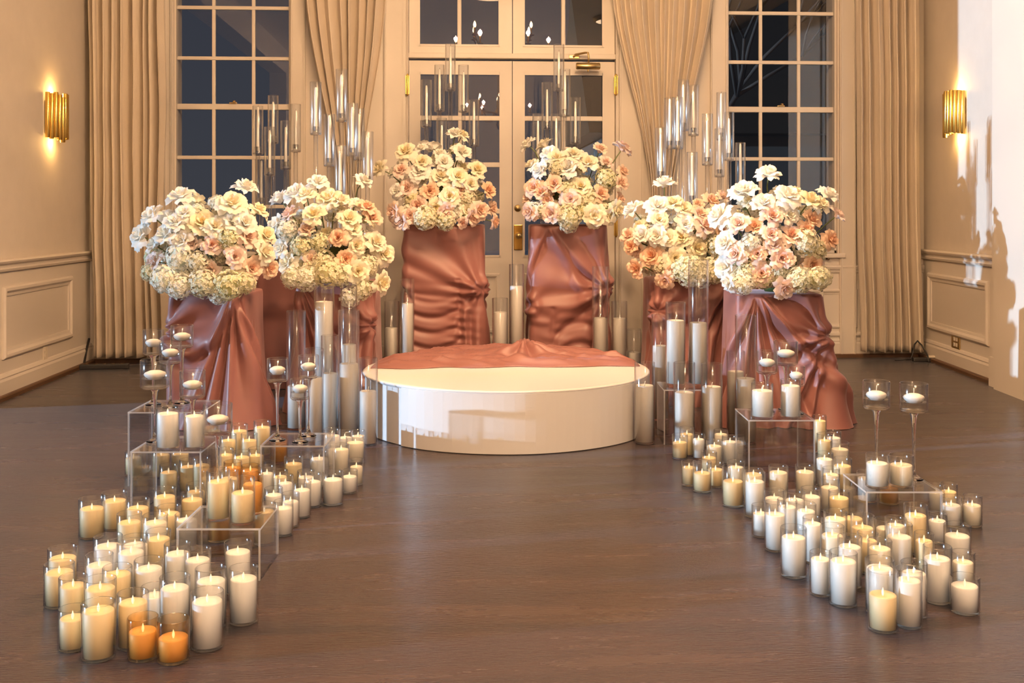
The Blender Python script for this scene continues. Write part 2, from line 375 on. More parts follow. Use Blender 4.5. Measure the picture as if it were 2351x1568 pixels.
def panel_frame(org, ax, a0, a1, z0, z1, nrm, wdt=0.05, t=0.022):
    """moulded picture-frame panel on a wall: org + ax*a, outward nrm"""
    mb = MB(); org = Vector(org); ax = Vector(ax).normalized(); nrm = Vector(nrm).normalized()
    def P(a, z, o): return org + ax * a + Vector((0, 0, z)) + nrm * o
    prof = [(0, 0), (0, t * .5), (wdt * .18, t), (wdt * .45, t), (wdt * .7, t * .45), (wdt, t * .3), (wdt, 0)]
    rings = [[P(a0 + i, z0 + i, o), P(a1 - i, z0 + i, o), P(a1 - i, z1 - i, o), P(a0 + i, z1 - i, o)] for i, o in prof]
    vs = [p for r in rings for p in r]; fs = []
    for k in range(len(rings) - 1):
        for j in range(4):
            fs.append((k * 4 + j, k * 4 + (j + 1) % 4, (k + 1) * 4 + (j + 1) % 4, (k + 1) * 4 + j))
    mb.add(vs, fs); return mb
trim(panel_frame((XL + .006, 0, 0), (0, 1, 0), 6.74, 7.93, .235, .675, (1, 0, 0), .06))
rd = Vector((0.084, 1, 0)).normalized(); rn = Vector((-1, 0.084, 0)).normalized()
trim(panel_frame((xr(7.08) - .006, 7.08, 0), rd, 0, 1.14, .235, .665, rn, .06))
# cased column at the right edge of the view
mb = MB()
def colbox(o0, o1, ya, yb, z0, z1):
    pts = []
    for z in (z0, z1):
        for (y, o) in ((ya, o0), (yb, o0), (yb, o1), (ya, o1)):
            pts.append(Vector((xr(y), y, z)) + rn * o)
    mb.add(pts, [(3, 2, 1, 0), (4, 5, 6, 7), (0, 1, 5, 4), (1, 2, 6, 5), (2, 3, 7, 6), (3, 0, 4, 7)])
colbox(0, .05, 6.0, YCOL, 0, ZC); colbox(.05, .075, 6.0, YCOL - .05, 0, ZC); colbox(.075, .09, 6.2, YCOL - .09, .2, ZC); colbox(.09, .11, 6.0, YCOL - .16, .0, ZC)
colbox(.05, .085, 6.0, YCOL - .02, 0.0, .19)
trim(mb)
# corner pilaster at the back left, casings between windows and door
def casing(u0, u1, z0=0.0, z1=ZC, base=0.03, steps=((0.0, .03), (.22, .042), (.3, .03), (.7, .03), (.78, .042))):
    x0, x1 = wx(u0), wx(u1); mb = MB(); wdt = x1 - x0
    mb.box(x0, x1, YB - base, YB, z0, z1)
    for a, b in ((.05, .13), (.87, .95)):
        mb.box(x0 + wdt * a, x0 + wdt * b, YB - base - .012, YB - base + .001, z0, z1)
    return mb
trim(casing(176, 200)); trim(casing(668, 702)); trim(casing(882, 931)); trim(casing(1421, 1478)); trim(casing(1630, 1669)); trim(casing(1926, 1962)); trim(casing(380, 396))
# wainscot below the windows: rail, panel, bottom ledge, base
for (ua, ub, pa, pb) in ((396, 668, 420, 650), (1669, 1926, 1700, 1890), (1926, 2130, 1880, 1968)):
    x0, x1 = wx(ua), wx(ub)
    mb = MB()
    mb.sweep([(0, .655), (.014, .66), (.018, .675), (.030, .69), (.034, .705), (.028, .715), (0, .72)], (x1, YB, 0), (x0, YB, 0))
    mb.sweep([(0, .165), (.02, .168), (.02, .185), (.012, .195), (0, .2)], (x1, YB, 0), (x0, YB, 0))
    trim(mb)
    if pa != 420: trim(panel_frame((0, YB, 0), (1, 0, 0), wx(pa), wx(pb), .225, .53, (0, -1, 0), .04, .016))
structure(MB().sweep(BASE, (wx(928), YB, 0), (XL + .03, YB, 0)).sweep(BASE, (xr(YB) - .03, YB, 0), (wx(1420), YB, 0)).build('baseboard_back', M_paint))
structure(MB().sweep(SHOE, (wx(928), YB - .02, 0), (XL + .05, YB - .02, 0)).sweep(SHOE, (xr(YB) - .05, YB - .02, 0), (wx(1420), YB - .02, 0)).build('baseboard_shoe_back', M_base))
# opening casing in the left wall
trim(MB().box(XL - .27, XL + .0, JAMB - .03, JAMB, 0, 3.45).box(XL - .27, XL, -1.2, -1.17, 0, 3.45).box(XL - .27, XL, -1.2, JAMB, 3.42, 3.45))

# ---------------------------------------------------------------- windows
def sash_window(name, xs0, xs1, cols, zb, mull=0.030):
    """xs: clear opening; cols: pane column edges; zb: bar heights, the third is the meeting rail"""
    r = sroot(name, (0, 0, 0))
    yf = YB + 0.05
    mb = MB(); fw = 0.014
    mb.box(xs0, xs0 + fw, yf - .02, yf + .12, ZWB, ZWT); mb.box(xs1 - fw, xs1, yf - .02, yf + .12, ZWB, ZWT)
    mb.box(xs0, xs1, yf - .02, yf + .12, ZWT - .03, ZWT); mb.box(xs0, xs1, yf - .02, yf + .12, ZWB, ZWB + .02)
    mb.build('frame', M_paint, r)
    MB().bbox(xs0 - .05, xs1 + .05, YB - .05, YB + .05, ZWB - .035, ZWB, .008).build('sill', M_paint, r)
    zl = [ZWB + .02] + sorted(zb) + [ZWT - .03]
    xl = [xs0 + fw] + cols + [xs1 - fw]
    for z in sorted(zb):
        t = .022 if abs(z - 1.933) < .02 else .014
        mb = MB()
        mb.bbox(xs0 + fw, xs1 - fw, yf, yf + (.05 if t > .02 else .03), z - t, z + t, .006); mb.build('horizontal_bar', M_paint, r)
    for x in cols:
        for i in range(len(zl) - 1):
            MB().bbox(x - .013, x + .013, yf + .002, yf + .03, zl[i] + .012, zl[i + 1] - .012, .006).build('muntin', M_paint, r)
    for i in range(len(xl) - 1):
        for j in range(len(zl) - 1):
            MB().box(xl[i] + .008, xl[i + 1] - .008, yf + .014, yf + .018, zl[j] + .008, zl[j + 1] - .008).build('pane', M_pane, r)
    xm = (xs0 + xs1) / 2
    mb = MB(); mb.bbox(xm - .028, xm + .028, yf - .012, yf + .012, 1.955, 1.966, .004); mb.lathe([(0, .0), (.012, .0), (.012, .012), (0, .016)], 12, c=(xm + .008, yf - .002, 1.966)); mb.build('sash_lock', M_brass, r)
    return r
ZB = [2.687, 2.302, 1.933, 1.546, 1.172]
sash_window('window_1', w1x[0], w1x[1], [wx(487), wx(579)], ZB)
sash_window('window_2', w2x[0], w2x[1], [wx(1751), wx(1839)], ZB)
# window catch on the stool of the right window
for u in (1898,):
    tag(MB().lathe([(0, 0), (.012, 0), (.012, .006), (.005, .01), (.006, .022), (.011, .028), (.008, .036), (0, .038)], 14).build('hook_knob', M_bronze, None, (wx(u), YB - .012, wz(u, 594)), (radians(90), 0, 0)),
        'small dark round hook under the right window sill', 'hook')

# ---------------------------------------------------------------- french doors and transom
DX0, DX1, DXM = wx(938), wx(1413), wx(1177)
yd = YB + 0.02
mb = MB()
mb.box(dx[0], DX0, YB - .03, YB + .14, 0, ZDT); mb.box(DX1, dx[1], YB - .03, YB + .14, 0, ZDT)
mb.bbox(DX0, DX1, YB - .035, YB + .14, 2.305, 2.345, .006)
mb.box(DX0, DX1, YB - .02, YB + .14, 3.0, ZDT)
structure(mb.build('trim_door_frame', M_paint))
def glazed_leaf(name, x0, x1, z0, z1, px, pz, y, th=0.05):
    r = sroot(name)
    mb = MB()
    mb.box(x0, px[0], y, y + th, z0, z1); mb.box(px[-1], x1, y, y + th, z0, z1)
    mb.box(px[0], px[-1], y, y + th, z0, pz[0]); mb.box(px[0], px[-1], y, y + th, pz[-1], z1)
    # a fine raised bead around the glass
    bd = .012
    for (a, b, c, d) in ((px[0] - bd, px[0] + .004, pz[0] - bd, pz[-1] + bd), (px[-1] - .004, px[-1] + bd, pz[0] - bd, pz[-1] + bd)):
        mb.box(a, b, y - .007, y + .004, c, d)
    for z in (pz[0], pz[-1]):
        mb.box(px[0], px[-1], y - .007, y + .004, z - bd, z + .004)
    mb.build('leaf_frame', M_paint, r)
    xm = (px[0] + px[-1]) / 2
    for z in pz[1:-1]:
        MB().bbox(px[0], px[-1], y + .002, y + .04, z - .019, z + .019, .007).build('horizontal_bar', M_paint, r)
    for j in range(len(pz) - 1):
        MB().bbox(xm - .016, xm + .016, y + .004, y + .04, pz[j] + (.015 if j else 0), pz[j + 1] - (.015 if j < len(pz) - 2 else 0), .007).build('muntin', M_paint, r)
        for (a, b) in ((px[0], xm - .014), (xm + .014, px[-1])):
            MB().box(a, b, y + .02, y + .024, pz[j] + .01, pz[j + 1] - .01).build('pane', M_pane, r)
    return r
pzd = [.796, 1.137, 1.494, 1.852, 2.197]
d1 = glazed_leaf('door_1', DX0 + .003, DXM - .004, .012, 2.292, [wx(964), wx(1148)], pzd, yd)
d2 = glazed_leaf('door_2', DXM + .001, DX1 - .003, .012, 2.292, [wx(1204), wx(1385)], pzd, yd)
glazed_leaf('window_3', DX0 + .003, DXM - .003, 2.352, 2.998, [wx(963), wx(1146)], [2.414, 2.94], yd)
glazed_leaf('window_4', DXM + .003, DX1 - .003, 2.352, 2.998, [wx(1204), wx(1384)], [2.414, 2.94], yd)
for dd, (a, b) in ((d1, (964, 1148)), (d2, (1204, 1385))):
    panel_frame((0, yd, 0), (1, 0, 0), wx(a), wx(b), .20, .66, (0, -1, 0), .05, .018).build('raised_panel', M_paint, dd)
# ironmongery on the doors
mb = MB(); xk = wx(1190); mb.bbox(xk - .033, xk + .033, yd - .01, yd, wz(1190, 574), wz(1190, 516), .004); mb.build('escutcheon_plate', M_gold, d2)
mb = MB(); zk = wz(1190, 541); mb.lathe([(0, 0), (.012, 0), (.010, .03), (.018, .036), (.026, .05), (.024, .062), (.012, .07), (0, .071)], 18); mb.build('knob', M_brass, d2, (xk, yd - .01, zk), (radians(90), 0, 0))
mb = MB(); mb.lathe([(0, .012), (.014, .012), (.018, .008), (.025, .008), (.027, .004), (.027, 0), (0, 0)], 20); mb.build('deadbolt', M_brass, d2, (wx(1189), yd - .0, wz(1189, 478)), (radians(90), 0, 0))
for dd, u in ((d1, 936), (d2, 1412.5)):
    for v in (196, 520):
        z = wz(u, v); mb = MB()
        mb.lathe([(0, -.085), (.004, -.083), (.008, -.078), (.009, -.074), (.009, .074), (.008, .078), (.004, .083), (0, .085)], 10); mb.box(-.014, .014, -.003, .006, -.07, .07)
        mb.build('hinge', M_gold, dd, (wx(u), YB - .037, z))
# picture light above the right door
r = thing('picture_light', 'antique brass picture light with bent arm above the right-hand door leaf', 'lamp', (wx(1345), YB - .035, wz(1345, 133)))
MB().bbox(-.135, -.055, -.012, 0, -.012, .016, .004).build('mounting_bar', M_brass, r)
MB().tube([(-.10, -.012, 0), (-.09, -.05, .012), (-.02, -.09, .022), (0, -.10, .02), (.004, -.105, -.01), (.004, -.105, -.055)], .008).build('arm', M_brass, r)
mb = MB(); mb.lathe([(0, -.092), (.020, -.092), (.026, -.086), (.026, .086), (.020, .092), (0, .092)], 20); mb.build('shade', M_brass, r, (0, -.105, -.082), (0, radians(90), 0))
MB().lathe([(0, -.012), (.007, -.008), (.007, .006), (0, .012)], 12).build('finial', M_brass, r, (0, -.105, -.115))

# ---------------------------------------------------------------- what stands outside
structure(MB().box(-14, 16, 8.6, 40, -.35, -.25).build('ground_outside', M_snow))
b = thing('garden_building', 'dark gabled building outside beyond the right window', 'building', (5.6, 15.5, -.25))
MB().box(-3.4, 3.4, 0, 4, 0, 2.6).build('building_wall', M_siding, b)
mb = MB(); mb.add([(-3.7, -.4, 2.5), (3.7, -.4, 2.5), (3.7, 4.4, 2.5), (-3.7, 4.4, 2.5), (-3.7, 2, 4.9), (3.7, 2, 4.9)], [(0, 1, 5, 4), (2, 3, 4, 5), (0, 4, 3), (1, 2, 5), (0, 3, 2, 1)]); mb.build('roof', M_bronze, b)
def bare_tree(x, y, h, seed, label):
    rnd = random.Random(seed); mb = MB()
    def grow(p, d, L, r, n):
        q = p + d * L; mid = p + d * L * .5 + Vector((rnd.uniform(-1, 1), rnd.uniform(-1, 1), 0)) * L * .06
        mb.tube([p, mid, q], r, 5, r1=r * .6)
        if n == 0: return
        for k in range(3):
            dd = (d + Vector((rnd.uniform(-.8, .8), rnd.uniform(-.8, .8), rnd.uniform(-.1, .5)))).normalized()
            grow(q, dd, L * rnd.uniform(.6, .82), r * .6, n - 1)
    grow(Vector((0, 0, 0)), Vector((0, 0, 1)), h * .3, h * .012, 4)
    return tag(mb.build('bare_tree', M_bark, None, (x, y, -.25)), label, 'tree')
bare_tree(2.6, 12.0, 6.0, 3, 'bare branched tree outside, seen through left column of the right window')

# ---------------------------------------------------------------- curtains
def curtain(name, label, xt, zt, ties, zb, nf, amp, y0, seed, nu=170, nz=70, y_tie=None):
    """xt: (x0, x1) at the top; ties: list of (z, x0, x1, ampscale) down to the hem"""
    rnd = random.Random(seed)
    ph = [rnd.uniform(-.35, .35) for _ in range(nf + 2)]; am = [rnd.uniform(.6, 1.25) for _ in range(nf + 2)]
    keys = [(zt, xt[0], xt[1], 1.0)] + ties
    vs = []; fs = []
    for j in range(nz + 1):
        z = zt + (zb - zt) * j / nz
        for i in range(len(keys) - 1):
            if keys[i][0] >= z >= keys[i + 1][0] or i == len(keys) - 2:
                a, b = keys[i], keys[i + 1]; t = (a[0] - z) / (a[0] - b[0]); t = min(max(t, 0), 1); break
        ts = t * t * (3 - 2 * t) * .5 + t * .5
        X0 = a[1] + (b[1] - a[1]) * ts; X1 = a[2] + (b[2] - a[2]) * ts; sc = a[3] + (b[3] - a[3]) * ts
        for i in range(nu + 1):
            s = i / nu; q = s * nf; k = int(q)
            p = 2 * pi * (q + ph[k] * (1 - (q - k)) + ph[k + 1] * (q - k))
            A_ = amp * (am[k] * (1 - (q - k)) + am[k + 1] * (q - k)) * sc
            wob = noise.noise(Vector((s * 7, z * .8, seed))) * .35
            pp = p + wob; yy = y0 - A_ * (2.2 * abs(sin(pp / 2)) ** .75 - 1.2)
            xx = X0 + (X1 - X0) * s + A_ * .38 * sin(pp + .5) + noise.noise(Vector((s * 3, z * 1.3, seed + 9))) * .012
            zz = z + (noise.noise(Vector((s * 9, seed, 0))) * .012 if j == nz else 0)
            vs.append((xx, yy, zz))
    for j in range(nz):
        for i in range(nu):
            a = j * (nu + 1) + i; fs.append((a, a + 1, a + nu + 2, a + nu + 1))
    me = mesh(name, vs, fs, True)
    o = link(name, me, M_curt); md = o.modifiers.new('thick', 'SOLIDIFY'); md.thickness = .004
    return tag(o, label, 'curtain', 'beige floor-length curtains')
yc = YB - .15
def cx(u, y=yc): return wx(u) * y / YB + 0.0       # same viewing ray, nearer plane
curtain('curtain', 'beige curtain hanging straight in the left corner beside the left window', (cx(208), cx(384)), 3.3, [(1.2, cx(214), cx(382), 1.05), (.06, cx(222), cx(392), 1.15)], .06, 8, .054, yc, 3)
curtain('curtain', 'beige curtain gathered between the left window and the double door', (cx(692), cx(886)), 3.1, [(2.75, cx(696), cx(884), 1.0), (1.30, cx(778), cx(826), .5), (.06, cx(770), cx(846), .8)], .06, 8, .052, yc, 12)
curtain('curtain', 'beige curtain gathered between the double door and the right window', (cx(1398), cx(1650)), 3.1, [(2.75, cx(1412), cx(1640), 1.0), (1.30, cx(1496), cx(1545), .5), (.06, cx(1482), cx(1556), .8)], .06, 9, .052, yc, 21)
curtain('curtain', 'beige curtain hanging straight in the right corner beside the right window', (cx(1962), cx(2112)), 3.3, [(1.2, cx(1968), cx(2112), 1.05), (.06, cx(1976), cx(2122), 1.15)], .06, 7, .052, yc, 33)

# ---------------------------------------------------------------- sconces
def sconce(label, loc, rz):
    r = thing('wall_sconce', label, 'lamp', loc, rz, 'gold wall sconces')     # local +y points into the room
    MB().bbox(-.09, .09, 0, .014, -.12, .12, .004).build('back_plate', M_gold, r)
    rnd = random.Random(5)
    n = 11
    for k in range(n):
        a = pi * (k + .5) / n; x = -.118 * cos(a); y = .012 + .085 * sin(a)
        dz = rnd.uniform(-.016, .016); mb = MB()
        mb.lathe([(.0155, -.152), (.0165, -.150), (.0165, .150), (.0155, .152), (.0135, .150), (.0135, -.150)], 14, close=True)
        mb.build('gold_tube', M_gold, r, (x, y, dz))
    MB().lathe([(0, -.03), (.012, -.024), (.015, 0), (.01, .025), (0, .034)], 12).build('bulb', M_bulb, r, (0, .045, .03))
    d = bpy.data.lights.new('sconce_lamp', 'POINT'); d.energy = SCONCE_W; d.color = (1, .55, .16); d.shadow_soft_size = .03
    for z in (.17, -.17):
        o = bpy.data.objects.new('sconce_lamp', d); COL.objects.link(o); o.parent = r; o.location = (0, .05, z)
    return r
def on_left(u, v):
    # left wall x = XL: depth along the viewing ray
    t = (u - CU) / F; d = XL / (SA + CA * t); return Vector((XL, d * (CA - SA * t), zat(v, d)))
def on_right(u, v):
    t = (u - CU) / F; kx, ky = SA + CA * t, CA - SA * t
    d = (3.69 - 8.40 * .084) / (kx - .084 * ky); return Vector((d * kx, d * ky, zat(v, d)))
p = on_left(116, 271); sconce('gold tube wall sconce glowing on the left wall', p, radians(-90))
p = on_right(2204, 262); sconce('gold tube wall sconce glowing on the right wall', p, radians(90) + math.atan(.084) * -1)

# ---------------------------------------------------------------- outlets and cables
def outlet(label, loc, rz, wdt, hgt, m, n):
    r = thing('outlet', label, 'outlet', loc, rz)
    MB().bbox(-wdt / 2, wdt / 2, 0, .007, -hgt / 2, hgt / 2, .003).build('cover_plate', m, r)
    for k in range(n):
        x = (k - (n - 1) / 2) * .045
        for z in (-.02, .02):
            MB().bbox(x - .014, x + .014, .005, .010, z - .013, z + .013, .003).build('socket', M_plate, r)
    return r
p = on_left(100, 808); outlet('cream double outlet low on the left wall below the panel', p + Vector((.007, 0, 0)), radians(-90), .075, .115, M_plate, 1)
p = on_right(2198, 785); outlet('brass-plated double outlet low on the right wall', p - Vector((.007, 0, 0)), radians(90) - math.atan(.084), .16, .10, M_brass, 2)
outlet('cream outlet low on the back wall beside the right corner curtain', (wx(1918), YB - .001, wz(1918, 800)), radians(180), .075, .10, M_plate, 1)
tag(MB().tube([(wx(215), YB - .10, .19), (wx(214), YB - .16, .10), (wx(218), YB - .24, .02), (wx(222), YB - .3, .012), (wx(216), YB - .40, .012), (wx(205), YB - .36, .012), (wx(190), YB - .45, .012), (wx(208), YB - .52, .012), (wx(222), YB - .45, .014)], .009).build('power_cable', M_black), 'black power cable coiled on the floor in the left corner', 'cable')
mb = MB().bbox(-.17, .17, -.028, .028, 0, .036, .008)
r = thing('power_strip', 'black power strip lying on the floor by the left corner curtain', 'power strip', (wx(275), YB - .36, 0), .1)
link('housing', mb.me('housing'), M_black, r)
for k in range(5): MB().lathe([(.014, 0), (.014, .004), (.010, .004), (.010, 0)], 12, close=True).build('socket', M_bronze, r, (-.12 + .06 * k, 0, .0345))
p0 = on_right(2165, 836)
tag(MB().tube([(p0.x - .10, p0.y + .02, .010), (p0.x - .09, p0.y + .06, .05), (p0.x - .10, p0.y + .14, .12), (p0.x - .12, p0.y + .17, .15), (p0.x - .13, p0.y + .20, .12), (p0.x - .15, p0.y + .19, .05), (p0.x - .17, p0.y + .18, .010), (p0.x - .3, p0.y + .16, .008)], .006).build('power_cable', M_black), 'black cable arching from the floor near the right corner', 'cable')
r = thing('power_strip', 'dark power strip on the floor below the right corner curtain', 'power strip', (wx(2100), YB - .30, 0), -.1)
link('housing', MB().bbox(-.14, .14, -.025, .025, 0, .03, .007).me('housing'), M_black, r)
MB().bbox(-.03, .03, -.02, .02, .03, .045, .004).build('adapter_plug', M_plate, r)

# ---------------------------------------------------------------- chandeliers (seen mirrored in the door glass)
def chandelier(label, loc, gain=1.0, lamp=WARM):
    r = thing('chandelier', label, 'chandelier', loc)
    MB().lathe([(0, -.32), (.02, -.30), (.05, -.24), (.03, -.18), (.06, -.10), (.10, -.05), (.05, 0), (.02, .06), (.035, .12), (.015, .2), (.012, .9), (0, .9)], 20).build('body', M_gold, r)
    MB().tube([(0, 0, .88), (0, 0, ZC - loc[2])], .008).build('chain', M_brass, r)
    for k in range(12):
        a = 2 * pi * k / 12; R_ = .52 if k % 2 == 0 else .36; dz = 0 if k % 2 == 0 else .14
        c, s = cos(a), sin(a)
        MB().tube([(c * .05, s * .05, -.05), (c * R_ * .4, s * R_ * .4, -.17 + dz), (c * R_ * .8, s * R_ * .8, -.16 + dz), (c * R_, s * R_, -.04 + dz)], .009).lathe([(0, 0), (.03, .004), (.036, .014), (.012, .014), (.012, .09), (0, .09)], 12, c=(c * R_, s * R_, -.04 + dz)).build('arm', M_gold, r)
        MB().lathe([(0, 0), (.011, .006), (.018, .028), (.012, .055), (0, .078)], 12).build('bulb', M_bulb, r, (c * R_, s * R_, .05 + dz))
        d = bpy.data.lights.new('bulb_lamp', 'POINT'); d.energy = BULB_W * gain; d.color = lamp; d.shadow_soft_size = .02
        if k % 2 == 0:
            o = bpy.data.objects.new('bulb_lamp', d); COL.objects.link(o); o.parent = r; o.location = (c * R_, s * R_, .09 + dz)
    return r
chandelier('gold twelve-bulb chandelier over the aisle, mirrored in the door glass', (.55, 4.6, 2.98), 8.0)
chandelier('gold twelve-bulb chandelier behind the camera, mirrored small in the door glass', (.75, -1.2, 2.82), 12.0, SOFT)
for k, (lx, ly) in enumerate(((-1.3, 5.2), (2.2, 5.2), (-1.3, 2.0), (2.2, 2.0), (0.46, 3.6))):  # brass rims made up around the added fill lamps
    nm = ('over the left pedestals', 'over the right pedestals', 'over the left candle drift', 'over the right candle drift', 'over the middle of the aisle')[k]
    tag(MB().lathe([(.25, .06), (.29, .06), (.30, .045), (.27, .0), (.255, .0), (.25, .02)], 28, close=True).build('added_fill_rim', M_brass, None, (lx, ly, 3.739)), 'added brass-rimmed fill light ' + nm, 'ceiling light')

# ================================================================== PLATFORM
PD, PX, PR, PH = 5.80, (1162 - CU) / F * 5.80, .755, .295
pl = thing('round_platform', 'low round white platform between the flower pedestals', 'platform', W(PX, PD, 0), -A)
MB().lathe([(0, PH - .02), (PR - .012, PH - .02), (PR - .002, PH - .014), (PR + .004, PH - .005), (PR - .002, PH), (PR - .02, PH + .001), (0, PH + .001)], 96).build('top_board', M_white, pl)
def skirt(a0, a1, r, z0, z1, t):
    n = 60; vs = []; fs = []
    for k in range(n + 1):
        a = a0 + (a1 - a0) * k / n; rr = r + .0015 * sin(a * 9) 
        for q in (rr, rr + t):
            for z in (z0, z1): vs.append((q * sin(a), -q * cos(a), z))
    for k in range(n):
        i = 4 * k
        fs += [(i + 2, i + 6, i + 7, i + 3), (i, i + 1, i + 5, i + 4), (i + 1, i + 3, i + 7, i + 5), (i, i + 4, i + 6, i + 2)]
    fs += [(0, 2, 3, 1), (4 * n, 4 * n + 1, 4 * n + 3, 4 * n + 2)]
    return mesh('side_wrap', vs, fs)
s1 = math.asin(max(-1, min(1, (922 - 1162) / F * 5.2 / PR)))
link('side_wrap', skirt(s1, s1 + 3.9, PR - .003, 0.004, PH - .012, .007), M_white, pl)
link('side_wrap', skirt(s1 - 2.4, s1 + .08, PR - .016, 0.004, PH - .014, .007), M_white, pl)
MB().lathe([(PR - .05, 0), (PR - .03, 0), (PR - .03, .02), (PR - .05, .02)], 64, close=True).build('base_ring', M_black, pl)

# satin heap lying over the back of the platform
def cloth_heap():
    nx, ny = 190, 70; vs = []; fs = []
    for j in range(ny + 1):
        t = j / ny
        for i in range(nx + 1):
            s = i / nx * 2 - 1
            x = s * .72
            front = .02 + .05 * s + .035 * noise.noise(Vector((s * 4, 1.7, 0))) + .015 * sin(s * 11)
            back = sqrt(max(0.01, .60 - (s * .715) ** 2)) - .02 if abs(s) < 1 else .02
            back = max(back, front + .07)
            y = front + (back - front) * t
            taper = min(1, (1 - abs(s)) * 7) * min(1, t * 7 + .02) * min(1, (1 - t) * 6 + .2)
            f1 = noise.noise(Vector((x * .7 + 5, y * 8 + x * 1.6, 0))); f2 = noise.noise(Vector((x * 1.1 + 1, y * 17 - x * 3, 3)))
            f3 = noise.noise(Vector((x * .9 + 9, y * 13 + x * 5, 8)))
            ridge = (1 - sqrt(f1 * f1 + .006)) ** 4 * .030 + (1 - sqrt(f2 * f2 + .010)) ** 4 * .014 + (1 - sqrt(f3 * f3 + .006)) ** 7 * .032
            kx = x - .10; ky = y - .30; rr = sqrt(kx * kx + ky * ky * 1.6)
            knot = .045 * exp(-(rr / .07) ** 2) + .028 * exp(-(rr / .22) ** 2) * (1 + .9 * sin(7 * atan2(ky, kx) + 1))
            edge = .010 * exp(-((t - .08) / .05) ** 2)
            vs.append((x, y, PH + .0018 + (ridge + edge + .006) * taper + knot * min(1, taper * 2)))
    for j in range(ny):
        for i in range(nx):
            a = j * (nx + 1) + i; fs.append((a, a + 1, a + nx + 2, a + nx + 1))
    me = mesh('satin_cloth', vs, fs, True)
    o = link('satin_cloth', me, M_satin, None, W(PX, PD, 0), (0, 0, -A))
    md = o.modifiers.new('thick', 'SOLIDIFY'); md.thickness = .003; md.offset = 1
    return tag(o, 'crumpled mauve satin cloth lying over the back of the white platform', 'cloth')
cloth_heap()

